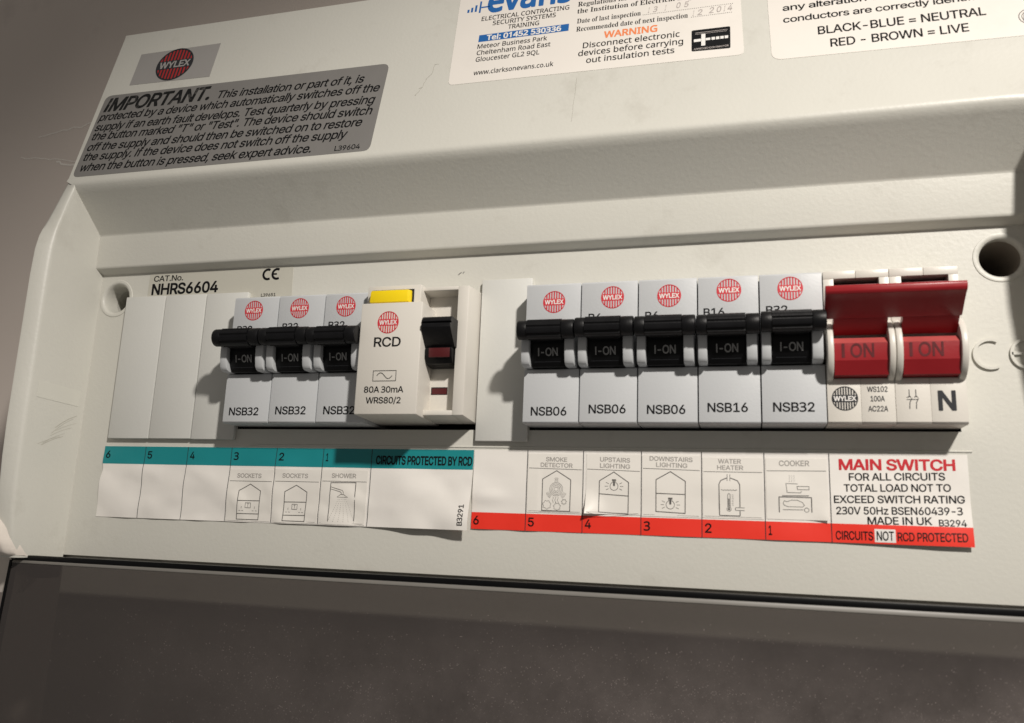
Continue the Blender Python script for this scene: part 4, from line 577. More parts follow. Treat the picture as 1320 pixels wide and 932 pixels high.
# side cheeks with a rounded rim
YP = [(-60, 0), (67.4, 0), (69.3, -3.65), (82.6, -3.9), (97.6, -17.95)]
YB = [(-41, -18.8), (-38, -20.3), (-34, -21.6), (-28, -22.6), (-20, -23.2), (0, -23.6), (60, -24.0), (72, -23.7), (79, -23.0), (84, -21.9), (97.6, -18.3)]
YCo = [(-41, -20.6), (-34, -22.8), (-20, -25.4), (0, -26.9), (60, -27.2), (70, -26.9), (76, -25.9), (82, -23.4), (97.6, -18.1), (104, -15.8)]
XCo = [(-41, -21.6), (0, -21.6), (60, -21.5), (76, -21.4), (97.6, -20.6)]
ZS = [-41, -38, -34, -30, -24, -16, -6, 6, 20, 34, 48, 60, 66, 67.4, 69.7, 72, 75, 78, 80, 82.5, 86, 90, 94, 96.5, 97.6, 99.3]
for side in (0, 1):
    vs = []; fs = []
    for z in ZS:
        yp = interp(min(z, 97.6), YP); A = Vector((-14 - 0.12 * -yp, yp + 0.03)); Bp = Vector((-16.5, min(interp(z, YB) * (interp(z, [(15, 0.66), (62, 1.0)]) if side else 1.0), yp - 0.1))); Cp = Vector((interp(z, XCo), interp(z, YCo) * (interp(z, [(15, 0.70), (62, 1.0)]) if side else 1.0)))  # unseen right rim set back low down to shorten its shadow
        d1 = (A - Bp); d2 = (Cp - Bp); k1 = min(1.3, d1.length * 0.4); k2 = min(1.3, d2.length * 0.3)
        d1.normalize() if d1.length else None; d2.normalize()
        D = Vector((Cp.x - 1.0, Cp.y + 2.2)); Eb = Vector((Cp.x - 1.2, 75))
        b1, b2 = Bp + d1 * k1, Bp + d2 * k2
        bm_ = (b1 + b2) * 0.25 + Bp * 0.5
        c1 = Cp + (Bp - Cp).normalized() * 0.9; c2 = Cp + (D - Cp).normalized() * 0.9; cm = (c1 + c2) * 0.25 + Cp * 0.5
        row = [A, A.lerp(b1, 0.5), b1, (b1 + bm_) * 0.5 + (Bp - bm_) * 0.12, bm_, (b2 + bm_) * 0.5 + (Bp - bm_) * 0.12, b2, c1, cm, c2, D, Eb]
        for q in row: vs.append((q.x if not side else XC2 - q.x, q.y, z))
    nc = 12
    for j in range(len(ZS) - 1):
        for i in range(nc - 1): fs.append((j * nc + i, j * nc + i + 1, (j + 1) * nc + i + 1, (j + 1) * nc + i))
    fs.append(tuple(range(nc)))
    link_mesh('cheek', vs, fs, 'case', unit, angle=45)

# lower front of the case, behind the open door
prof = [(-16.6, 60), (-16.4, 3.0), (-15.6, 2.4)]
prof = prof + [(XC2 - x, y) for x, y in prof[::-1]]
vs = [(x, y, -40.5) for x, y in prof] + [(x, y, -192) for x, y in prof]; n = len(prof)
link_mesh('lower_panel', vs, [(i, i + 1, n + i + 1, n + i) for i in range(n - 1)], 'case', unit, angle=15)

# smoked door hanging down on its bottom hinge (opened)
def dy(z): return -13.2 - 0.055 * (-42 - z)
door_o = Node(bpy.data.objects.new('door', None), (-23, -13, -42))
z0, z1 = -42.9, -188
mb = MB(); mb.hexa([(-22, dy(z1) - 1.2, z1), (317.6, dy(z1) - 1.2, z1), (317.6, dy(z0) - 1.2, z0), (-22, dy(z0) - 1.2, z0)],
                   [(-22, dy(z1) + 1.2, z1), (317.6, dy(z1) + 1.2, z1), (317.6, dy(z0) + 1.2, z0), (-22, dy(z0) + 1.2, z0)])
vsd, fsd = mb.v, mb.f
bpy.data.objects.remove(door_o.o)
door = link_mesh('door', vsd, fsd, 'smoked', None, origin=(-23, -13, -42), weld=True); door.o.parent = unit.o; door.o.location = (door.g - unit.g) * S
tag(door.o, 'smoked brown see-through door hanging open, dusty at lower right')
mb = MB(); mb.box(-23, 318.6, -14.2, -11.6, -42.0, -40.25); mb.build('hinge_gap', 'black_gloss', door, bevel=0.25)  # black strip paints the dark gap between fascia and door
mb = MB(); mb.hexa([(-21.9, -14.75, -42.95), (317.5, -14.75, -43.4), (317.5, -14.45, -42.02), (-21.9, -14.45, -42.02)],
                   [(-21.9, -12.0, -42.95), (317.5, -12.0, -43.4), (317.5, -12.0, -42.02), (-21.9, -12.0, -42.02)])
mb.build('lip_glint', 'lip_glint', door, bevel=0.15)  # pale strip paints the highlight along the door's top edge
for xa in (-23.1, 317.65):
    mb = MB(); mb.hexa([(xa, dy(z1) - 1.4, z1), (xa + 1.05, dy(z1) - 1.4, z1), (xa + 1.05, dy(z0) - 1.4, -42.02), (xa, dy(z0) - 1.4, -42.02)],
                       [(xa, dy(z1) + 1.4, z1), (xa + 1.05, dy(z1) + 1.4, z1), (xa + 1.05, dy(z0) + 1.4, -42.02), (xa, dy(z0) + 1.4, -42.02)])
    mb.build('side_edge', 'black_gloss', door)
for xa in (-17.5, 306.5):
    mb = MB(); mb.box(xa, xa + 6.5, -11.5, -3.0, -48.0, -43.6); mb.build('hinge_lug', 'black', door, bevel=0.6)

# ================================================================== blanking plates
def copy_thing(src, dx, label=None):
    r = src.o.copy(); col.objects.link(r); r.location.x += dx * S
    if label: r['label'] = label
    def rec(a, pa):
        for ch in [c for c in bpy.data.objects if c.parent == a]:
            c = ch.copy(); col.objects.link(c); c.parent = pa; rec(ch, c)
    rec(src.o, r)
    return Node(r, src.g + Vector((dx, 0, 0)))
gb = 'blank plates covering unused ways'
def blank(k, label, z1=57.4, dz=0):
    mb = MB(); mb.box(18 * k + 0.24, 18 * k + 17.76, -1.9, -0.06, 2.9 + dz, z1)
    b = mb.build('blanking_plate', 'blank', None, origin=(18 * k + 9, 0, 2.9), bevel=0.25)
    tag(b.o, label, 'blank plate', gb); return b
blank(0, 'plain pale plate beside the left screw hole, above number 6')
blank(1, 'plain pale plate, middle of the three left ones, above number 5', 57.35, 0.05)
blank(2, 'plain pale plate touching the leftmost breaker, above number 4', 57.3, -0.1)
blank(8, 'single plain pale plate between the cream test switch and five breakers', 57.6)

# ================================================================== circuit breakers
DC = (-5.6, 34.0)              # drum axis (y, z)
def disc_profile(r, yback, n=28, c=DC, a0=90.0):
    pts = [(c[0] + r * math.cos(math.radians(a)), c[1] + r * math.sin(math.radians(a))) for a in [a0 + (270 - a0) * i / n for i in range(n + 1)]]
    return [(yback, pts[0][1])] + pts + [(yback, pts[-1][1])]
GMCB = 'black-levered circuit breakers in the row'
def breaker(k, label, code, rating, logo_x, logo_z, txt, rate):
    X = 18.0 * k
    t = thing('circuit_breaker', (X + 9, 0, 7.6), label, 'circuit breaker', GMCB)
    prof = [(12, 7.75), (-9.3, 7.6), (-9.8, 8.1), (-9.8, 24.55), (-9.5, 24.85), (-3.0, 24.9), (-3.0, 39.4), (-9.6, 39.5), (-9.8, 39.7), (-9.8, 52.2), (-9.4, 52.7), (12, 53.0)]
    MB().prism(prof, X + 0.2, X + 17.8).build('body', 'grey', t, bevel=0.16)
    for a, b in ((0.35, 3.0), (14.15, 17.15)):
        MB().prism([(-2.8, 24.95), (-13.0, 24.95), (-14.2, 25.4), (-14.9, 26.4), (-15.4, 29.0), (-15.6, 32.0), (-15.6, 37.6), (-14.5, 38.6), (-2.8, 38.6)], X + a, X + b).build('cheek', 'grey', t, bevel=0.35, angle=40)
    # black toggle
    r = 8.7
    dr = MB().prism([(-2.9, 25.0), (-11.9, 25.0), (-12.5, 26.0), (-13.2, 27.2), (-14.0, 31.2), (-14.2, 38.0), (-2.9, 38.4)], X + 3.15, X + 14.0).build('toggle_drum', 'black_gloss', t, bevel=0.15, angle=40)
    def ondrum(u, v, h):
        return (u, interp(v, [(25.0, -11.9), (26.0, -12.5), (27.2, -13.2), (31.2, -14.0)]) - h, v)
    Print().text('I-ON', X + 5.5, X + 11.8, 28.25, 2.4).build('lettering', 'ink_drum', dr, ondrum, 0.05)
    Print().quadgrid(X + 4.2, X + 12.6, 26.4, 26.55).build('moulding_line', 'ink_dark', dr, ondrum, 0.05)
    # lever bar: fluted middle, smooth ends
    jr = random.Random(k * 13 + 1); ly, lz = -18.4 + jr.uniform(-0.25, 0.25), 35.6 + jr.uniform(-0.3, 0.3)
    def barprof(rad, flute=0.0, n=48):
        o = []
        for i in range(n):
            a = 2 * math.pi * i / n; q = rad
            if flute and (i % 6) in (0, 5): q = rad - flute
            o.append((ly + q * math.cos(a), lz + q * math.sin(a)))
        return o
    lv = MB().prism(barprof(3.2, 0.45), X + 3.3, X + 14.0).build('lever', 'black', t, angle=30)
    MB().prism(barprof(3.0), X + 0.18, X + 3.28).build('lever_end', 'black', lv, bevel=0.35, angle=40)
    MB().prism(barprof(3.0), X + 14.02, X + 17.84).build('lever_end', 'black', lv, bevel=0.35, angle=40)
    MB().prism([(-11, 32.2), (-18.6, 32.9), (-18.6, 38.0), (-10, 38.6)], X + 4.0, X + 13.4).build('lever_neck', 'black', lv, bevel=0.2)
    rd = MB(); 
    n = 16
    rd.add([(X + 0.13, ly + 0.9 * math.cos(2 * math.pi * i / n) - 0.4, lz + 1.3 + 0.9 * math.sin(2 * math.pi * i / n)) for i in range(n)], [tuple(range(n))])
    rd.build('rod_tip', 'rod', lv)
    f = flat(-9.8)
    lg = Print().logo(logo_x, logo_z, 3.62).build('logo', 'ink_red', t, f)
    Print().text('WYLEX', logo_x - 3.05, logo_x + 3.05, logo_z - 0.68, 1.36, bold=0.035).build('lettering', 'print_white', lg, f, 0.10)
    x0, x1, z = txt
    Print().text(code, x0, x1, z, 2.62, bold=0.006).build('lettering', 'ink', t, f)
    if rate: Print().text(rating, rate[0], rate[1], rate[2], 2.35, bold=0.0).build('lettering', 'ink', t, f)
    return t
breaker(3, 'leftmost breaker in grey, above the left sockets pictogram', 'NSB32', 'B32', 62.2, 47.7, (56.5, 68.1, 10.3), (56.2, 62.3, 39.75))
breaker(4, 'grey breaker with black lever above the right sockets pictogram', 'NSB32', 'B32', 80.3, 47.9, (74.6, 86.2, 10.6), (74.2, 80.3, 40.2))
breaker(5, 'grey breaker half hidden by the cream test switch, above the shower pictogram', 'NSB32', 'B32', 98.1, 47.9, (92.8, 104.4, 10.6), (92.0, 98.1, 40.25))
breaker(9, 'grey breaker next to the single blank plate, above the smoke detector pictogram', 'NSB06', 'B6', 171.3, 46.6, (164.8, 176.2, 10.1), None)
breaker(10, 'grey breaker with black lever above the upstairs lighting pictogram', 'NSB06', 'B6', 190.0, 47.4, (183.1, 194.5, 10.75), (182.5, 186.6, 39.9))
breaker(11, 'grey breaker with black lever above the downstairs lighting pictogram', 'NSB06', 'B6', 207.5, 47.2, (200.9, 212.3, 10.55), (200.2, 204.3, 39.9))
breaker(12, 'grey breaker with black lever above the water heater pictogram', 'NSB16', 'B16', 225.3, 48.2, (218.7, 230.2, 11.1), (217.8, 223.9, 40.35))
breaker(13, 'grey breaker beside the red main switch, above the cooker pictogram', 'NSB32', 'B32', 242.9, 48.0, (237.2, 248.6, 11.15), (235.9, 242.0, 40.4))

# ================================================================== residual current device
rc = thing('residual_current_device', (126, 0, 8.5), 'cream safety switch module with yellow test button and black rocker', 'safety switch')
mb = MB()
# right frame: a chamfered block with an open recess, built from walls
mb.hexa([(139.4, -12, 9.9), (143.2, -12, 9.9), (143.2, -12, 52.7), (139.4, -12, 52.7)], [(139.4, 0, 8.6), (144.0, 0, 8.6), (144.0, 0, 53.4), (139.4, 0, 53.4)])
mb.build('frame', 'cream', rc, bevel=0.3)
mb = MB(); mb.hexa([(126, -12, 51.5), (139.45, -12, 51.5), (139.45, -12, 52.7), (126, -12, 52.7)], [(126, 0, 50.0), (139.45, 0, 50.0), (139.45, 0, 53.3), (126, 0, 53.3)])
mb.build('top_rail', 'cream', rc, bevel=0.2)
mb = MB(); mb.hexa([(128, -12.02, 9.9), (139.45, -12.02, 9.9), (139.45, -12.02, 11.5), (128, -12.02, 11.5)], [(128, 0, 8.62), (139.45, 0, 8.62), (139.45, 0, 11.2), (128, 0, 11.2)])
mb.build('bottom_rail', 'cream', rc, bevel=0.25)
mb = MB(); mb.hexa([(108.1, -18, 9.3), (129.7, -18, 9.3), (129.7, -18, 46.2), (108.1, -18, 46.2)], [(108.1, 4, 8.3), (129.4, 4, 8.3), (129.4, 4, 46.2), (108.1, 4, 46.2)])
mb.build('cover', 'cream', rc, bevel=0.45)
mb = MB(); mb.hexa([(108.1, -14.2, 46.25), (127.3, -14.2, 46.25), (127.3, -14.2, 53.2), (108.1, -14.2, 53.2)], [(108.1, 4, 46.25), (127.6, 4, 46.25), (127.6, 4, 53.7), (108.1, 4, 53.7)])
mb.build('button_housing', 'cream', rc, bevel=0.4)
mb = MB(); mb.box(109.8, 124.9, -14.5, -14.1, 46.3, 51.6); mb.build('button_well', 'void', rc)
mb = MB(); mb.hexa([(110.1, -16.9, 46.7), (124.0, -16.9, 46.7), (123.8, -16.7, 50.9), (110.3, -16.7, 50.9)], [(110.0, -13, 46.5), (124.5, -13, 46.5), (124.5, -13, 51.4), (110.0, -13, 51.4)])
tb = mb.build('test_button', 'yellow', rc, bevel=0.5)
pr = Print(); pr.stroke([(116.3, 50.4), (116.3, 47.3)], 0.28); pr.stroke([(115.2, 50.3), (117.4, 50.3)], 0.28)
mb = MB(); mb.hexa([(129.0, -7, 11.4), (139.4, -7, 11.4), (139.4, -7, 27), (129.0, -7, 27)], [(129.0, 0, 11), (139.4, 0, 11), (139.4, 0, 27), (129, 0, 27)])
mb.hexa([(127.0, -6.2, 36), (139.4, -6.2, 36), (139.4, -6.2, 51.4), (127.0, -6.2, 51.4)], [(127.0, 0, 36), (139.4, 0, 36), (139.4, 0, 51.4), (127, 0, 51.4)])
mb.build('recess_floor', 'cream', rc, bevel=0.15)
mb = MB(); mb.prism([(-3, 26.2), (-9.5, 25.8), (-12.8, 26.6), (-14.2, 28.6), (-14.4, 31.4), (-12.5, 33.5), (-3, 36.5)], 129.95, 139.1)
rk = mb.build('rocker', 'black_gloss', rc, bevel=0.25)
mb = MB(); mb.prism([(-12, 31.8), (-14.0, 31.9), (-17.3, 35.3), (-18.3, 36.4), (-19.0, 37.3), (-18.9, 38.5), (-17.9, 38.85), (-18.6, 39.3), (-18.2, 40.4), (-17.4, 41.0), (-12, 41.0), (-6, 37.5)], 129.9, 139.9)
mb.build('lever', 'black', rk, bevel=0.12, angle=18)
mb = MB(); mb.prism([(-14.25, 28.3), (-14.55, 28.4), (-14.75, 31.35), (-14.35, 31.45)], 131.4, 138.5)
mb.build('flag', 'darkred', rk, bevel=0.05)
mb = MB(); mb.box(130.0, 135.7, -7.06, -6.9, 17.3, 19.85); mb.build('indicator_window', 'void', rc)
mb = MB(); mb.box(130.3, 135.5, -7.12, -7.0, 17.5, 19.45); mb.build('indicator_flag', 'darkred', rc)
f = flat(-18.0)
lg = Print().logo(118.0, 39.5, 3.72).build('logo', 'ink_red', rc, f)
Print().text('WYLEX', 114.9, 121.1, 38.8, 1.4, bold=0.035).build('lettering', 'print_white', lg, f, 0.10)
Print().text('RCD', 113.5, 122.9, 31.45, 3.05, bold=0.008).build('lettering', 'ink', rc, f)
pr = Print(); pr.stroke([(114.05, 20.1), (122.0, 20.1), (122.0, 23.45), (114.05, 23.45)], 0.2, True)
pr.stroke([(115.3 + 5.4 * i / 24, 21.8 + 0.95 * math.sin(2 * math.pi * i / 24)) for i in range(25)], 0.22)
pr.build('symbol', 'ink', rc, f)
Print().text('80A 30mA', 111.2, 124.9, 16.35, 1.95, bold=0.006).build('lettering', 'ink', rc, f)
Print().text('WRS80/2', 112.1, 124.2, 12.85, 1.95, bold=0.006).build('lettering', 'ink', rc, f)

# ================================================================== main switch
ms = thing('main_switch', (270, 0, 7.6), 'cream double main switch with wide red lever, rightmost in the row', 'main switch')
for a, b in ((252.1, 261.02), (261.06, 269.95), (270.05, 279.0), (279.04, 288.1)):
    MB().prism([(12, 7.7), (-9.1, 7.55), (-9.8, 8.2), (-9.8, 20.4), (-9.5, 20.7), (-3.0, 20.7), (-3.0, 7.75)], a, b).build('lower_block', 'cream', ms, bevel=0.22)
MB().box(252.1, 288.1, -3.2, 12, 7.8, 53.0).build('body', 'cream', ms)
MB().prism([(-3, 18), (-9.0, 20.75), (-9.0, 36), (-3, 36)], 252.2, 288.0).build('drum_bed', 'cream', ms)
for a, b, s0, s1 in ((252.1, 269.95, 255.0, 267.3), (270.05, 288.1, 273.2, 285.5)):
    mid = (a + b) / 2
    for x0, x1 in ((a, mid - 0.02), (mid + 0.02, b)):
        MB().box(x0, x1, -9.8, -3.1, 50.35, 52.75).build('upper_block', 'cream', ms, bevel=0.22)
    MB().box(a, s0, -9.8, -3.1, 36.5, 50.33).build('upper_pillar', 'cream', ms, bevel=0.1)
    MB().box(s1, b, -9.8, -3.1, 36.5, 50.33).build('upper_pillar', 'cream', ms, bevel=0.1)
    MB().box(s0 - 0.2, s1 + 0.2, -4.6, -3.0, 36.5, 50.5).build('slot_back', 'darkred', ms)
    MB().box(s0, s1, -8.6, -4.5, 40.0, 48.9).build('slider', 'darkred', ms, bevel=0.3)
DM = (-7.0, 28.6)
for a, b in ((252.15, 253.85), (268.25, 269.92), (270.08, 271.8), (286.3, 288.05)):
    MB().prism(disc_profile(9.3, -3.0, 36, DM), a, b).build('cheek', 'cream', ms, bevel=0.4, angle=40)
lev = None
mb = MB()
# lever: leaning plate, rounded top edge; its foot runs down between the cheeks
def lever_prof(zlow):
    def yl(z): return -12.0 - (z - 33) * 1.36
    return [(yl(zlow), zlow), (yl(40), 40), (-23.5, 41.15), (-24.4, 41.5), (-24.85, 42.2), (-24.9, 43.4), (-24.5, 43.95), (-23.6, 44.15), (-22.4, 43.7), (yl(40) + 1.9, 41.4), (yl(zlow) + 1.9, zlow + 1.4)]
lev = MB().prism(lever_prof(36.4), 251.4, 286.75).build('lever', 'red', ms, bevel=0.15, angle=40)
for a, b, xa, xb in ((253.95, 268.15, 255.9, 264.4), (271.9, 286.2, 273.4, 282.0)):
    MB().prism([(-11.7, 32.8), (-16.65, 36.42), (-14.7, 37.8), (-9, 34)], a, b).build('lever_foot', 'red', lev, angle=20)
    dr = MB().prism([(-9, 20.8), (-12.6, 21.0), (-14.6, 24.9), (-15.1, 29.7), (-13.0, 31.6), (-9, 32.2)], a, b).build('drum', 'red', ms, bevel=0.1, angle=14)
    def face(u, v, h, y0=-14.6, z0=24.9): return (u, y0 - (v - z0) * 0.111 - h, v)
    MB().prism([(-14.9, 29.6), (-15.12, 29.75), (-13.1, 31.62), (-12.8, 31.55)], a + 0.05, b - 0.05).build('drum_edge', 'red_lit', dr)  # paler red paints the light on the upward-facing ledge
    Print().text('I', xa, xa + 0.8, 25.75, 3.75, bold=0.0).build('lettering', 'ink_engraved', dr, face, 0.05)
    Print().text('ON', xa + 2.3, xb, 25.75, 3.75, bold=0.012).build('lettering', 'ink_engraved', dr, face, 0.05)
f = flat(-9.8)
lg = Print().logo(256.75, 14.85, 3.5, stripes=10, duty=0.55).build('logo', 'ink_dark', ms, f)
Print().text('WYLEX', 253.75, 259.75, 14.2, 1.3, bold=0.035).build('lettering', 'print_white', lg, f, 0.10)
Print().text('WS102', 262.7, 268.05, 16.7, 1.5, bold=0.01).build('lettering', 'ink_dark', ms, f)
Print().text('100A', 263.5, 267.2, 14.0, 1.5, bold=0.01).build('lettering', 'ink_dark', ms, f)
Print().text('AC22A', 262.75, 267.95, 11.15, 1.5, bold=0.01).build('lettering', 'ink_dark', ms, f)
pr = Print()
for dx in (0, 1.7):
    pr.stroke([(273.55 + dx, 17.3), (273.55 + dx, 15.2)], 0.2); pr.stroke([(274.2 + dx, 14.9), (273.6 + dx, 13.6), (273.5 + dx, 11.8)], 0.2); pr.arc(273.55 + dx, 15.0, 0.35, 0, 180, 0.2, 8)
pr.stroke([(272.8, 14.45), (275.8, 14.45)], 0.18); pr.stroke([(272.8, 15.1), (273.4, 15.1)], 0.16)
pr.build('symbol', 'ink_dark', ms, f)
Print().text('N', 280.75, 285.3, 11.5, 5.2, bold=0.06).build('lettering', 'ink_dark', ms, f)

# ================================================================== paper label strips
def wr(x, z, seed): return noise.noise(Vector((x * 0.055 + seed, z * 0.11, seed * 3.1)))
def left_map(u, v, h):
    lift = 3.2 * smooth((u - 92) / 52) ** 1.6 * smooth((-v - 3) / 22) ** 1.3 + 0.7 * (wr(u * 1.4, v, 1.3) + 0.3) * smooth(-v / 9) + 0.45 * max(0, wr(u * 2.3 + v * 0.8, v * 1.3, 4.7)) * smooth((-v - 5) / 6)
    return (u - 0.035 * (v) * 0 + 0.7 * smooth((8 - u) / 12) * smooth((v + 14) / 6) * smooth((-v - 5) / 4), -0.03 - max(0, lift) - h, v)
def right_map(u, v, h):
    lift = 1.5 * smooth((u - 246) / 44) * smooth((-v - 12) / 13) + 0.75 * (wr(u * 1.5, v, 7.9) + 0.3) * smooth(-v / 12) * (1 if u < 166 else 0.45) + 0.5 * math.exp(-((u - 150) / 6) ** 2 - ((v + 15) / 2.2) ** 2)
    return (u, -0.03 - max(0, lift) - h, v)
L0, LP = -1.755, 18.173
def lx(k): return L0 + LP * k
ls = thing('label_strip', (70, 0, -25.8), 'white paper strip with teal band, left half, lower right corner curling', 'label strip', 'circuit label strips under the switches')
sheet('paper', lx(0), 143.6, -25.8, 0.1, 'paper', ls, left_map, 0.12, 90, 26)
Print().quadgrid(lx(0), 143.6, -6.4, 0.1, 90, 7).build('teal_band', 'band_teal', ls, left_map, 0.15)
for k in range(1, 7):
    Print().quadgrid(lx(k) - 0.11, lx(k) + 0.11, -25.7, 0.1, 1, 26).build('divider_line', 'ink_dark', ls, left_map, 0.19)
for k, n in enumerate('654321'):
    wdt = 1.95 if n != '1' else 0.95
    Print().text(n, lx(k) + 1.1, lx(k) + 1.1 + wdt, -4.25, 2.6).build('number', 'ink', ls, left_map, 0.22)
Print().text('CIRCUITS PROTECTED BY RCD', 108.9, 143.2, -5.0, 2.75, bold=0.02).build('lettering', 'ink', ls, left_map, 0.22)
pr = Print().text('B3291', 0, 6.7, 0, 1.75); pr.v = [(141.85 - b, -24.4 + a, h) for a, b, h in pr.v]
pr.build('lettering', 'ink', ls, left_map, 0.2)

R0 = 143.65
def rx(k): return R0 + LP * (k - 8)
rs = thing('label_strip', (216, 0, -25.2), 'white paper strip with red band, right half, with main switch text', 'label strip', 'circuit label strips under the switches')
sheet('paper', rx(8) + 0.15, 289.2, -25.2, 0.2, 'paper', rs, right_map, 0.12, 90, 26)
Print().quadgrid(rx(8) + 0.15, 289.2, -25.2, -19.9, 90, 6).build('red_band', 'band_red', rs, right_map, 0.15)
for k in range(9, 15):
    Print().quadgrid(rx(k) - 0.12, rx(k) + 0.12, -25.2, 0.2, 1, 26).build('divider_line', 'ink_dark', rs, right_map, 0.19)
for k, n in enumerate('654321'):
    wdt = 1.95 if n != '1' else 0.95
    Print().text(n, rx(8 + k) + 0.85, rx(8 + k) + 0.85 + wdt, -23.75, 2.65).build('number', 'ink', rs, right_map, 0.22)
tl = -0.0
Print().text('MAIN SWITCH', 255.3, 286.0, -4.45, 2.95, bold=0.035, tilt=0.008).build('lettering', 'ink_crimson', rs, right_map, 0.18)
for s_, a, b, z, c in (('FOR ALL CIRCUITS', 257.9, 283.2, -7.55, 2.05), ('TOTAL LOAD NOT TO', 256.4, 284.5, -10.75, 2.05), ('EXCEED SWITCH RATING', 253.6, 287.8, -14.05, 2.05),
                      ('230V 50Hz BSEN60439-3', 254.1, 287.0, -17.25, 2.05), ('MADE IN UK', 262.3, 279.0, -20.0 + 0.15, 2.05), ('B3294', 280.7, 287.7, -19.75, 1.75)):
    Print().text(s_, a, b, z, c, tilt=0.022 if c > 2 else 0.01).build('lettering', 'ink', rs, right_map, 0.18)
Print().quadgrid(264.0, 269.45, -24.75, -21.1, 4, 3).build('white_box', 'print_white', rs, right_map, 0.18)
Print().text('CIRCUITS', 253.7, 263.6, -24.35, 2.35, bold=0.008, tilt=0.01).build('lettering', 'ink', rs, right_map, 0.2)
Print().text('NOT', 264.5, 269.0, -24.2, 2.45, bold=0.008, tilt=0.01).build('lettering', 'ink', rs, right_map, 0.22)
Print().text('RCD PROTECTED', 269.9, 287.7, -24.2, 2.3, bold=0.004, tilt=0.02).build('lettering', 'ink_worn', rs, right_map, 0.2)

# ---- pictogram stickers stuck on the strips
GP = 'pictogram stickers on the label strips'
def pic(x0, x1, z0, z1, base, label, title, lines, draw, rule_z, curl=None, tilt=0.0, scale=None):
    def mp(u, v, h):
        X, Y, Z = base(u, v, h)
        c = 0
        if curl:
            cx, cz, r, amt = curl
            d = max(0, 1 - math.hypot(u - cx, v - cz) / r); c = amt * d * d
        return (X, Y - 0.16 - c, Z + 0.0)
    t = thing('pictogram_sticker', ((x0 + x1) / 2, 0, z0), label, 'sticker', GP)
    sheet('paper', x0, x1, z0, z1, 'picpaper', t, mp, 0.10, 24, 24)
    for s_, a, b, z, c in title:
        Print().text(s_, a, b, z, c, bold=-0.025, tilt=tilt).build('lettering', 'ink_grey', t, mp, 0.14)
    pr = Print(); pr.quadgrid(x0 + 0.3, x1 - 0.3, rule_z - 0.08, rule_z + 0.08, 20, 1); pr.v = [(u, v + (u - x0) * tilt, h) for u, v, h in pr.v]
    pr.build('rule_line', 'ink_mid', t, mp, 0.14)
    if lines:
        pr = Print(); pr.stroke([(x0 + 0.5, z0 + 0.5), (x1 - 0.6, z0 + 0.45)], 0.12); pr.build('border_line', 'ink_grey', t, mp, 0.14)
    pr = Print(); draw(pr)
    pr.build('pictogram', 'ink_mid', t, mp, 0.14)
    return t
LW = 0.26
def seg(a, b, n=6): return [(a[0] + (b[0] - a[0]) * i / n, a[1] + (b[1] - a[1]) * i / n) for i in range(n + 1)]
def house(pr, xl, xr, zb, ze, zt, skew=0.0):
    xm = (xl + xr) / 2
    pts = seg((xl, zb), (xr, zb + skew)) + seg((xr, zb + skew), (xr + 0.1, ze + skew))[1:] + seg((xr + 0.1, ze + skew), (xm, zt))[1:] + seg((xm, zt), (xl, ze))[1:] + seg((xl, ze), (xl, zb))[1:-1]
    pr.stroke(pts, LW, True)
def sockets(ox):
    def d(pr):
        house(pr, ox + 57.6, ox + 66.0, -24.9, -15.0, -12.7)
        pr.stroke(seg((ox + 57.6, -18.5), (ox + 66.0, -18.4)), LW); pr.stroke(seg((ox + 57.6, -23.0), (ox + 66.0, -22.9)), LW)
        pr.stroke([(ox + 60.7, -20.9), (ox + 62.7, -20.9), (ox + 62.7, -19.2), (ox + 60.7, -19.2)], 0.16, True)
        pr.stroke([(ox + 61.7, -20.6), (ox + 61.7, -19.5)], 0.14); pr.stroke([(ox + 61.3, -19.5), (ox + 62.1, -19.5)], 0.1)
        for q in (58.3, 59.4, 63.4, 64.6): pr.stroke([(ox + q, -21.9), (ox + q + 0.7, -21.9)], 0.14)
        for q in (59.3, 64.3): pr.stroke([(ox + q, -21.2), (ox + q, -20.4)], 0.14)
    return d
def shower(pr):
    pr.stroke(seg((93.0, -24.4), (93.1, -11.6)) + seg((93.1, -11.6), (102.2, -11.4))[1:] + seg((102.2, -11.4), (102.4, -24.2))[1:], LW)
    pr.stroke([(93.2, -13.0), (97.6, -14.1), (98.0, -14.6), (98.0, -15.5)], 0.16); pr.stroke([(93.2, -13.7), (96.9, -14.6), (97.3, -15.0), (97.3, -15.5)], 0.16)
    pr.stroke([(97.0, -15.5), (98.2, -15.5), (99.7, -16.4), (95.8, -16.4)], 0.16, True)
    for i in range(6):
        a = -0.62 + 1.24 * i / 5
        for j in range(12):
            r0 = 0.6 + j * 0.66; pr.stroke([(97.7 + a * 1.9 + a * r0 * 0.72 - 0.06, -16.6 - r0), (97.7 + a * 1.9 + a * r0 * 0.72 + 0.10, -16.6 - r0)], 0.17)
pic(lx(3) + 0.35, lx(4) - 0.35, -25.4, -7.6, left_map, 'left one of the two sockets stickers, under the leftmost breaker', [('SOCKETS', 56.1, 66.0, -10.5, 1.45)], False, sockets(0), -11.7)
pic(lx(4) + 0.35, lx(5) - 0.35, -25.5, -7.3, left_map, 'right one of the two sockets stickers, beside the shower sticker', [('SOCKETS', 74.2, 84.0, -10.2, 1.45)], True, sockets(18.05), -11.5)
pic(lx(5) + 0.35, lx(6) - 0.9, -25.5, -7.2, left_map, 'small white sticker with a shower drawing, under the half hidden breaker', [('SHOWER', 93.2, 102.1, -9.9, 1.45)], True, shower, -11.1)

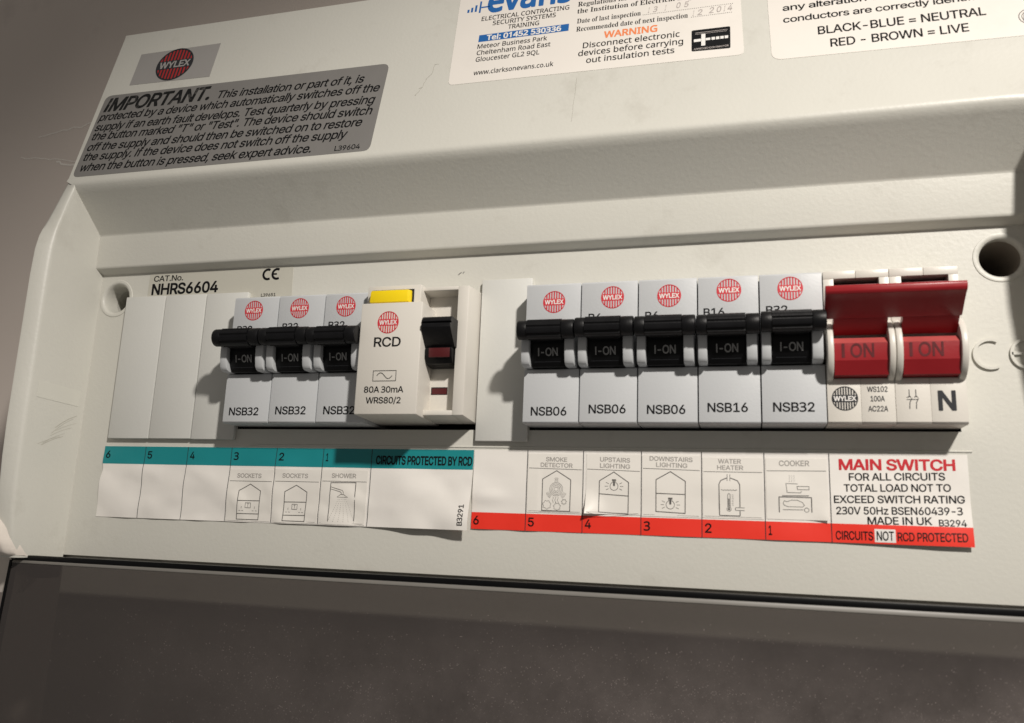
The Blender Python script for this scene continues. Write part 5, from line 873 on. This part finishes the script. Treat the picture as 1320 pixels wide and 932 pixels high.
def smoke(pr):
    house(pr, 167.0, 176.0, -18.7, -8.9, -6.2, -0.1)
    for r_ in (0.65, 1.15, 1.65, 2.1): pr.arc(171.5, -12.0, r_, 0, 360, 0.11, 22)
    for r_ in (2.55, 3.0, 3.4):
        for a0 in (200, 305): pr.arc(171.5, -12.0, r_, a0, a0 + 35, 0.10, 8)
    for q in (0, 0.45, 0.9): pr.arc(171.5, -10.6 + q, 1.2, 60, 120, 0.10, 8)
    for cx, cz, r_ in ((168.6, -16.9, 1.25), (171.9, -17.4, 1.05), (174.1, -15.9, 0.72)):
        pr.stroke([(cx + (r_ + 0.16 * math.sin(7 * a)) * math.cos(a), cz + (r_ + 0.16 * math.sin(7 * a)) * math.sin(a)) for a in [2 * math.pi * i / 42 for i in range(42)]], 0.11, True)
    for q in (170.5, 171.3, 172.1): pr.stroke([(q + 0.18 * math.sin(i * 1.3), -14.4 - i * 0.28) for i in range(8)], 0.10)
def bulb(pr, cx, cz):
    pr.arc(cx, cz - 0.3, 1.25, 115, 425, 0.16, 22); pr.stroke([(cx - 0.5, cz + 0.8), (cx - 0.5, cz + 1.5)], 0.16); pr.stroke([(cx + 0.5, cz + 0.8), (cx + 0.5, cz + 1.5)], 0.16)
    pr.quadgrid(cx - 0.65, cx + 0.65, cz + 1.45, cz + 1.85); pr.quadgrid(cx - 0.3, cx + 0.3, cz - 0.2, cz + 1.4)
    for a in (-150, 180, 150, -30, 0, 30):
        c, s_ = math.cos(math.radians(a)), math.sin(math.radians(a)); pr.stroke([(cx + 1.9 * c, cz - 0.3 + 1.5 * s_), (cx + 2.9 * c, cz - 0.3 + 2.3 * s_)], 0.14)
def upstairs(pr):
    house(pr, 185.2, 194.2, -18.7, -9.1, -6.3, -0.35); pr.stroke(seg((185.2, -13.1), (194.3, -13.6)), LW); bulb(pr, 189.8, -10.4)
def downstairs(pr):
    house(pr, 202.7, 211.4, -18.0, -8.4, -5.9, -0.35); pr.stroke(seg((202.7, -12.55), (211.5, -12.7)), LW); bulb(pr, 207.0, -15.6)
def heater(pr):
    pr.stroke([(221.5, -18.6), (221.4, -9.4), (221.9, -8.3), (223.2, -7.7), (223.7, -7.5)], LW); pr.stroke([(224.7, -7.5), (225.3, -7.7), (226.8, -8.3), (227.4, -9.4), (227.4, -16.0)], LW)
    pr.stroke(seg((221.5, -18.6), (227.4, -18.6)), LW); pr.stroke([(223.8, -6.4), (223.8, -8.4)], 0.16); pr.stroke([(224.6, -6.4), (224.6, -8.4)], 0.16); pr.stroke([(227.4, -17.1), (227.4, -18.6)], LW)
    pr.stroke([(222.0 + 0.2 * i, -11.1 + 0.13 * math.sin(i * 1.5)) for i in range(24)], 0.14)
    pr.arc(224.25, -16.7, 0.62, 120, 420, 0.15, 16); pr.stroke([(223.9, -16.1), (223.9, -12.4), (224.25, -12.1), (224.6, -12.4), (224.6, -16.1)], 0.15); pr.quadgrid(224.1, 224.4, -16.8, -13.6); pr.disc(224.25, -16.7, 0.33, 14)
    for i in range(7): pr.stroke([(225.1, -12.5 - i * 0.5), (225.6, -12.5 - i * 0.5)], 0.1)
    pr.stroke([(228.7, -16.2), (226.2, -16.2), (226.0, -16.6), (226.2, -17.0), (228.7, -17.0)], 0.16)
def cooker(pr):
    pr.stroke([(238.5, -17.2), (238.5, -12.75), (247.5, -12.75), (247.5, -17.0)], LW); pr.stroke(seg((239.4, -12.4), (246.8, -12.25)), LW)
    pr.stroke([(240.5, -8.8), (243.8, -8.85)], 0.16); pr.stroke([(240.5, -8.8), (240.8, -11.4), (244.6, -11.45), (244.8, -10.9)], 0.16)
    pr.stroke([(243.6, -9.6), (246.9, -9.55), (246.9, -10.5), (243.7, -10.5)], 0.16, True)
    for i in range(3):
        for j in range(5): pr.stroke([(241.4 + i * 0.65 + 0.15 * (j % 2), -8.3 + j * 0.42), (241.55 + i * 0.65 + 0.15 * (j % 2), -8.05 + j * 0.42)], 0.1)
    pr.stroke([(239.6, -14.5), (240.0, -13.8), (240.6, -14.1), (241.9, -13.6), (243.6, -13.6), (245.0, -14.2), (245.5, -15.0), (245.0, -15.5), (241.0, -15.5), (239.9, -15.1)], 0.15, True)
    pr.stroke(seg((239.5, -16.4), (245.2, -16.3)), 0.16); pr.arc(246.1, -16.35, 0.62, 0, 360, 0.15, 16)
pic(rx(9) + 0.3, rx(10) - 0.15, -19.4, -0.9, right_map, 'small white sticker with a smoke detector drawing on the red strip', [('SMOKE', 167.9, 174.8, -3.2, 1.3), ('DETECTOR', 166.2, 176.6, -5.0, 1.3)], True, smoke, -5.45, tilt=-0.02)
pic(rx(10) + 1.0, rx(11) - 0.1, -19.3, -0.8, right_map, 'white upstairs lighting sticker with its lower left corner peeling', [('UPSTAIRS', 185.3, 194.7, -3.05, 1.35), ('LIGHTING', 185.3, 194.7, -5.0, 1.35)], True, upstairs, -5.5, curl=(rx(10) + 1.0, -19.3, 8.0, 2.4), tilt=-0.03)
pic(rx(11) + 0.25, rx(12) - 0.25, -19.5, -0.9, right_map, 'white downstairs lighting sticker with a bulb in the lower storey', [('DOWNSTAIRS', 200.7, 213.7, -2.55, 1.3), ('LIGHTING', 202.7, 212.1, -4.45, 1.3)], True, downstairs, -5.0, tilt=-0.025)
pic(rx(12) + 0.3, rx(13) - 0.4, -19.4, -1.4, right_map, 'small white sticker with a hot water cylinder drawing and thermometer', [('WATER', 221.2, 227.9, -3.15, 1.3), ('HEATER', 220.9, 228.5, -5.05, 1.3)], True, heater, -5.7, tilt=0.0)
pic(rx(13) + 0.4, rx(14) - 0.6, -19.2, -1.4, right_map, 'small white cooker sticker beside the main switch text, corner creased', [('COOKER', 238.7, 247.2, -3.65, 1.55)], False, cooker, -5.15, curl=(rx(14) - 0.6, -19.2, 7.0, 1.0), tilt=0.01)

# ================================================================== stickers on the hood and fascia
br = thing('logo_sticker', (7, -14, 150), 'pale silver sticker with round red and black emblem, hood top left', 'sticker')
sheet('backing', 0, 0, 0, 0, 'silver_pale', br, hood, 0.1, corners=[(-12.3, 50.5), (26.0, 49.7), (26.1, 67.7), (-12.2, 67.5)])
lg = Print().disc(6.8, 59.1, 8.6, 48).build('logo', 'ink_maroon', br, hood, 0.14)
pr = Print(); pr.logo(6.8, 59.1, 8.7, stripes=11, ring=0.09, duty=0.5, band=0.26); pr.build('stripes', 'ink_dark', lg, hood, 0.18)
Print().text('WYLEX', -0.4, 14.2, 57.4, 3.3, bold=0.03).build('lettering', 'silver_pale', lg, hood, 0.26)

im = thing('notice_sticker', (40, -14, 103), 'dark grey notice sticker with slanted black lettering on the hood', 'sticker')
def rounded(c, r):
    out = []; n = len(c)
    for i in range(n):
        p = Vector(c[i]); a = (Vector(c[i - 1]) - p).normalized(); b = (Vector(c[(i + 1) % n]) - p).normalized()
        for t in range(6):
            q = t / 5; out.append(tuple(p + a * r * (1 - q) ** 2 + b * r * q ** 2))
    return out
sheet('backing', 0, 0, 0, 0, 'silver', im, hood, 0.1, corners=rounded([(-23.0, 4.6), (104.2, 3.9), (104.7, 44.7), (-21.9, 46.0)], 3.0))
Print().text('IMPORTANT.', -20.4, 29.2, 37.4, 6.6, bold=0.035, shear=0.2).build('lettering', 'ink_worn', im, hood, 0.14)
for s_, a, b, z, tl in (('This installation or part of it, is', 32.4, 95.4, 37.4, -0.011), ('protected by a device which automatically switches off the', -21.0, 102.6, 32.6, -0.009), ('supply if an earth fault develops. Test quarterly by pressing', -21.2, 101.6, 27.4, -0.012),
                      ('the button marked "T" or "Test". The device should switch', -21.2, 101.6, 22.7, -0.016), ('off the supply and should then be switched on to restore', -21.2, 98.6, 17.3, -0.013),
                      ('the supply. If the device does not switch off the supply', -21.3, 93.6, 12.4, -0.014), ('when the button is pressed, seek expert advice.', -20.9, 80.8, 7.2, -0.015)):
    Print().text(s_, a, b, z, 3.75, bold=0.012, shear=0.2, tilt=tl).build('lettering', 'ink', im, hood, 0.14)
Print().text('L39604', 90.3, 100.2, 5.3, 2.1, shear=0.0).build('lettering', 'ink', im, hood, 0.14)

ev = thing('contractor_sticker', (180, -10, 129), 'white contractor sticker with blue lettering on the middle of the hood', 'sticker')
sheet('backing', 0, 0, 0, 0, 'sticker', ev, hood, 0.1, corners=rounded([(129.7, 30.4), (231.1, 29.2), (229.6, 76.5), (128.6, 76.5)], 2.0))
f = hood
pr = Print().text('evans', 140.0, 172.0, 64.4, 11.2, font='V', bold=0.045); pr.build('lettering', 'ink_blue', ev, f, 0.13)
pr = Print()
for i, (x, hgt) in enumerate(((132.3, 1.6), (133.7, 2.4), (135.2, 3.4))): pr.quadgrid(x, x + 0.8, 65.4, 65.4 + hgt)
pr.quadgrid(136.9, 137.6, 64.6, 70.5); pr.quadgrid(137.65, 141.0, 66.9, 67.6)
pr.build('bar_mark', 'ink_blue', ev, f, 0.13)
Print().quadgrid(138.6, 171.9, 49.65, 53.05).build('blue_box', 'ink_blue', ev, f, 0.13)
Print().text('Tel: 01452 530336', 141.6, 169.2, 50.1, 2.4, font='V', bold=0.03).build('lettering', 'print_white', ev, f, 0.18)
for s_, a, b, z, c, bo in (('ELECTRICAL CONTRACTING', 138.5, 171.4, 60.2, 2.1, .012), ('SECURITY SYSTEMS', 143.1, 166.7, 57.3, 2.1, .012), ('TRAINING', 149.2, 160.8, 54.4, 2.1, .012), ('Meteor Business Park', 138.6, 164.4, 46.4, 2.1, .01),
                       ('Cheltenham Road East', 138.7, 165.9, 43.3, 2.1, .01), ('Gloucester GL2 9QL', 138.7, 162.2, 40.1, 2.1, .01), ('www.clarksonevans.co.uk', 138.7, 167.7, 33.8, 2.1, .005),
                       ('Disconnect electronic', 177.6, 210.5, 40.4, 2.55, .01), ('devices before carrying', 176.2, 211.7, 36.9, 2.55, .01), ('out insulation tests', 179.2, 208.9, 33.35, 2.55, .01)):
    Print().text(s_, a, b, z, c, font='V', bold=bo).build('lettering', 'ink', ev, f, 0.13)
for s_, a, b, z, c in (('Regulations for the', 174.5, 196.5, 60.9, 2.2), ('the Institution of Electrical Engineers', 174.5, 222.0, 57.5, 2.2), ('Date of last inspection', 174.7, 197.1, 52.6, 2.2), ('Recommended date of next inspection', 174.7, 213.1, 48.7, 2.2)):
    Print().text(s_, a, b, z, c, font='S', bold=-0.02).build('lettering', 'ink', ev, f, 0.13)
pr = Print()
for a, b, z in ((197.8, 227.7, 52.5), (214.2, 227.7, 48.5)):
    x = a
    while x < b: pr.quadgrid(x, x + 0.28, z, z + 0.25); x += 0.62
pr.build('dotted_line', 'ink_mid', ev, f, 0.13)
Print().text('WARNING', 184.7, 203.0, 44.1, 2.9, font='V', bold=0.03).build('lettering', 'ink_orange', ev, f, 0.13)
pr = Print()
for s_, x, z in (('1', 199.5, 53.4), ('3', 201.2, 53.4), ('1', 205.2, 53.5), ('0', 209.0, 53.8), ('5', 211.7, 53.8)): pr.text(s_, x, x + (1.4 if s_ != '1' else 0.4), z, 2.5, bold=-0.02, shear=0.15)
for s_, x, z in (('1', 214.6, 49.2), ('2', 216.2, 49.2), ('2', 220.0, 49.5), ('0', 222.4, 49.5), ('1', 224.8, 49.6), ('4', 226.0, 49.6)): pr.text(s_, x, x + (1.5 if s_ != '1' else 0.4), z, 2.5, bold=-0.02, shear=0.15)
pr.build('handwriting', 'ink_pencil', ev, f, 0.13)
bb = sheet('black_box', 0, 0, 0, 0, 'ink', ev, f, 0.06, corners=rounded([(214.5, 33.0), (226.9, 32.6), (226.9, 42.3), (214.4, 42.4)], 0.6), lift=0.1)
pr = Print(); pr.quadgrid(217.6, 218.9, 35.0, 40.2); pr.quadgrid(215.2, 217.5, 37.0, 38.2); pr.quadgrid(219.0, 220.5, 37.2, 38.2)
for x in (220.9, 222.3, 223.7, 225.1): pr.quadgrid(x, x + 1.1, 37.1, 38.3)
pr.build('white_mark', 'print_white', bb, f, 0.2)
pr = Print(); pr.quadgrid(215.6, 226.0, 40.9, 41.1); pr.quadgrid(215.6, 225.8, 40.3, 40.45); 
pr.text('APPROVED CONTRACTOR', 215.2, 226.3, 33.4, 0.75, bold=0.01)
pr.build('fine_print', 'ink_pencil', bb, f, 0.2)

lv = thing('wiring_sticker', (275, -10, 124), 'cream wiring colours sticker with black capitals at the hood right', 'sticker')
sheet('backing', 0, 0, 0, 0, 'sticker', lv, hood, 0.1, corners=rounded([(239.6, 25.4), (318, 24.0), (318, 76.0), (238.2, 76.0)], 3.2))
for s_, a, b, z, c, bo in (('any alteration or addition is made', 243.5, 306.5, 46.2, 2.6, .008), ('conductors are correctly identified', 243.5, 303.8, 40.9, 2.6, .008)):
    Print().text(s_, a, b, z, c, bold=bo).build('lettering', 'ink', lv, hood, 0.13)
for s_, a, b, z in (('BLACK-BLUE = NEUTRAL', 253.8, 301.7, 34.1), ('RED - BROWN = LIVE', 257.2, 296.4, 28.25)):
    Print().text(s_, a, b, z, 3.3, bold=0.012).build('lettering', 'ink', lv, hood, 0.13)
pr = Print(); pr.arc(313, 31.5, 3.0, 0, 360, 0.25, 24); pr.arc(313, 31.5, 2.2, 0, 360, 0.2, 24)
for i in range(6): pr.stroke([(311 + i * 0.8, 29.8), (311.6 + i * 0.8, 33.2)], 0.15)
pr.build('stamp', 'ink_mid', lv, hood, 0.13)

ct = thing('catalogue_sticker', (40, 0, 54), 'clear yellowish sticker with bold black code behind the left blank plates', 'sticker')
sheet('backing', 0, 0, 0, 0, 'clear_label', ct, flat(-0.03), 0.08, corners=rounded([(8.0, 52.0), (70.8, 52.0), (70.4, 66.9), (8.2, 66.9)], 0.9))
f = flat(-0.03)
Print().text('CAT.No.', 10.2, 23.4, 63.75, 2.2, shear=0.0).build('lettering', 'ink', ct, f, 0.11)
Print().text('NHRS6604', 9.8, 39.3, 58.5, 4.15, bold=0.032, shear=0.0).build('lettering', 'ink', ct, f, 0.11)
Print().text('L39651', 58.0, 64.1, 55.8, 1.15).build('lettering', 'ink', ct, f, 0.11)
pr = Print(); pr.arc(60.0, 64.3, 1.85, 60, 300, 0.9, 20); pr.arc(63.8, 64.3, 1.85, 60, 300, 0.9, 20); pr.stroke([(62.0, 64.3), (63.8, 64.3)], 0.65)
pr.build('conformity_mark', 'ink', ct, f, 0.11)

# ================================================================== wear and small things
def cheek_pt(s, z, h=0.06):                     # s: 0 at the fascia edge, 1 at the rim
    return (-14 - 2.5 * s - h, -23.6 * s - h * 0.1, z)
tp = thing('tape_piece', (-17, -10, 15), 'short strip of old clear tape on the left side cheek', 'tape')
sheet('tape', 0.12, 0.88, 14.5, 20.5, 'tape', tp, lambda u, v, h: cheek_pt(u, v + u * 1.2, -0.03 - h), 0.08, 6, 2)
pr = Print()
for i in range(7):
    r_ = random.Random(40 + i); a0 = 0.74 - 0.05 * i + r_.uniform(-.05, .05); z0_ = -2 + 1.3 * i + r_.uniform(-1.2, 1.2); ln_ = r_.uniform(3.5, 7)
    pr.stroke([(a0, z0_), (a0 - 0.10, z0_ + ln_ * 0.35), (a0 - 0.22, z0_ + ln_ * 0.7), (a0 - 0.36, z0_ + ln_)], r_.uniform(0.008, 0.02))
sc = link_mesh('scuff_marks', [cheek_pt(u, v, -0.06) for u, v, h in pr.v], pr.f, 'scuff', unit)
pr = Print()
def wander(a, b, n, amp, seed):
    r = random.Random(seed); return [(a[0] + (b[0] - a[0]) * i / n + r.uniform(-amp, amp), a[1] + (b[1] - a[1]) * i / n + r.uniform(-amp, amp)) for i in range(n + 1)]
pr.stroke(wander((119, 30), (124, 42), 9, 0.7, 1), 0.11); pr.stroke(wander((117.5, 27), (119.5, 31), 5, 0.5, 2), 0.10); pr.stroke(wander((176, 8), (176.4, 27), 8, 0.12, 3), 0.07)
link_mesh('hairline_marks', [hood(u, v, 0.05) for u, v, h in pr.v], pr.f, 'hairline', hoodn)
pr = Print(); pr.stroke(wander((134.8, 60.6), (135.8, 61.2), 3, 0.2, 4), 0.25); pr.stroke(wander((136.4, 60.8), (136.8, 61.4), 2, 0.2, 5), 0.25)
link_mesh('pen_tick', [(u, -0.05, v) for u, v, h in pr.v], pr.f, 'ink_mid', fascia)
# lump of filler on the lower left corner of the rim
vs = []; fs = []; nu, nv = 26, 34
LXR = [(-54, -25), (-50, -20), (-45, -17.6), (-41, -16.6), (-36, -17.2), (-31, -19.0), (-26, -22.0), (-20, -26.5), (-15, -31)]
LYF = [(-54, -8), (-44, -11.5), (-41.5, -13.5), (-40, -23.5), (-36, -26.0), (-30, -27.6), (-24, -27.6), (-15, -22)]
for j in range(nv + 1):
    z = -15 - 39 * j / nv; xr_ = interp(z, LXR) + 1.0; yf_ = interp(z, LYF); xl_ = -46
    for i in range(nu + 1):
        a = math.pi * i / nu; cx_ = (xr_ + xl_) / 2; rx_ = (xr_ - xl_) / 2; b_ = -6.0
        nn = noise.noise(Vector((a * 1.6, z * 0.12, 2.2))) * 0.7 + noise.noise(Vector((a * 7.0, z * 0.09, 5.2))) * 0.55
        k_ = abs(math.cos(a)) ** 0.35 * (1 if math.cos(a) > 0 else -1)
        vs.append((cx_ + (rx_ + nn * 0.5) * k_, b_ + (yf_ - b_ - nn) * math.sin(a) ** 0.35 if 0 < i < nu else b_, z))
for j in range(nv):
    for i in range(nu): fs.append((j * (nu + 1) + i, j * (nu + 1) + i + 1, (j + 1) * (nu + 1) + i + 1, (j + 1) * (nu + 1) + i))
pl = link_mesh('filler_lump', vs, fs, 'plaster', None, origin=(-29.5, -15, -53)); tag(pl.o, 'rough white filler lump on the lower left corner of the case', 'filler')
# cobweb threads on the wall to the left of the hood
wb = []
cw = thing('cobweb', (-90, 70, 150), 'thin dusty cobweb threads on the dark wall left of the hood', 'cobweb')
for n, (a, b, wd_, sd) in enumerate((((-140, 176), (-38, 190), 0.6, 11), ((-150, 165), (-60, 152), 0.5, 12), ((-125, 160), (-78, 150), 0.9, 13), ((-90, 150), (-50, 146), 0.4, 14))):
    pr = Print(); pr.stroke(wander(a, b, 26, 0.8, sd), wd_)
    pr.build('thread', 'web', cw, flat(74.9), 0.05)
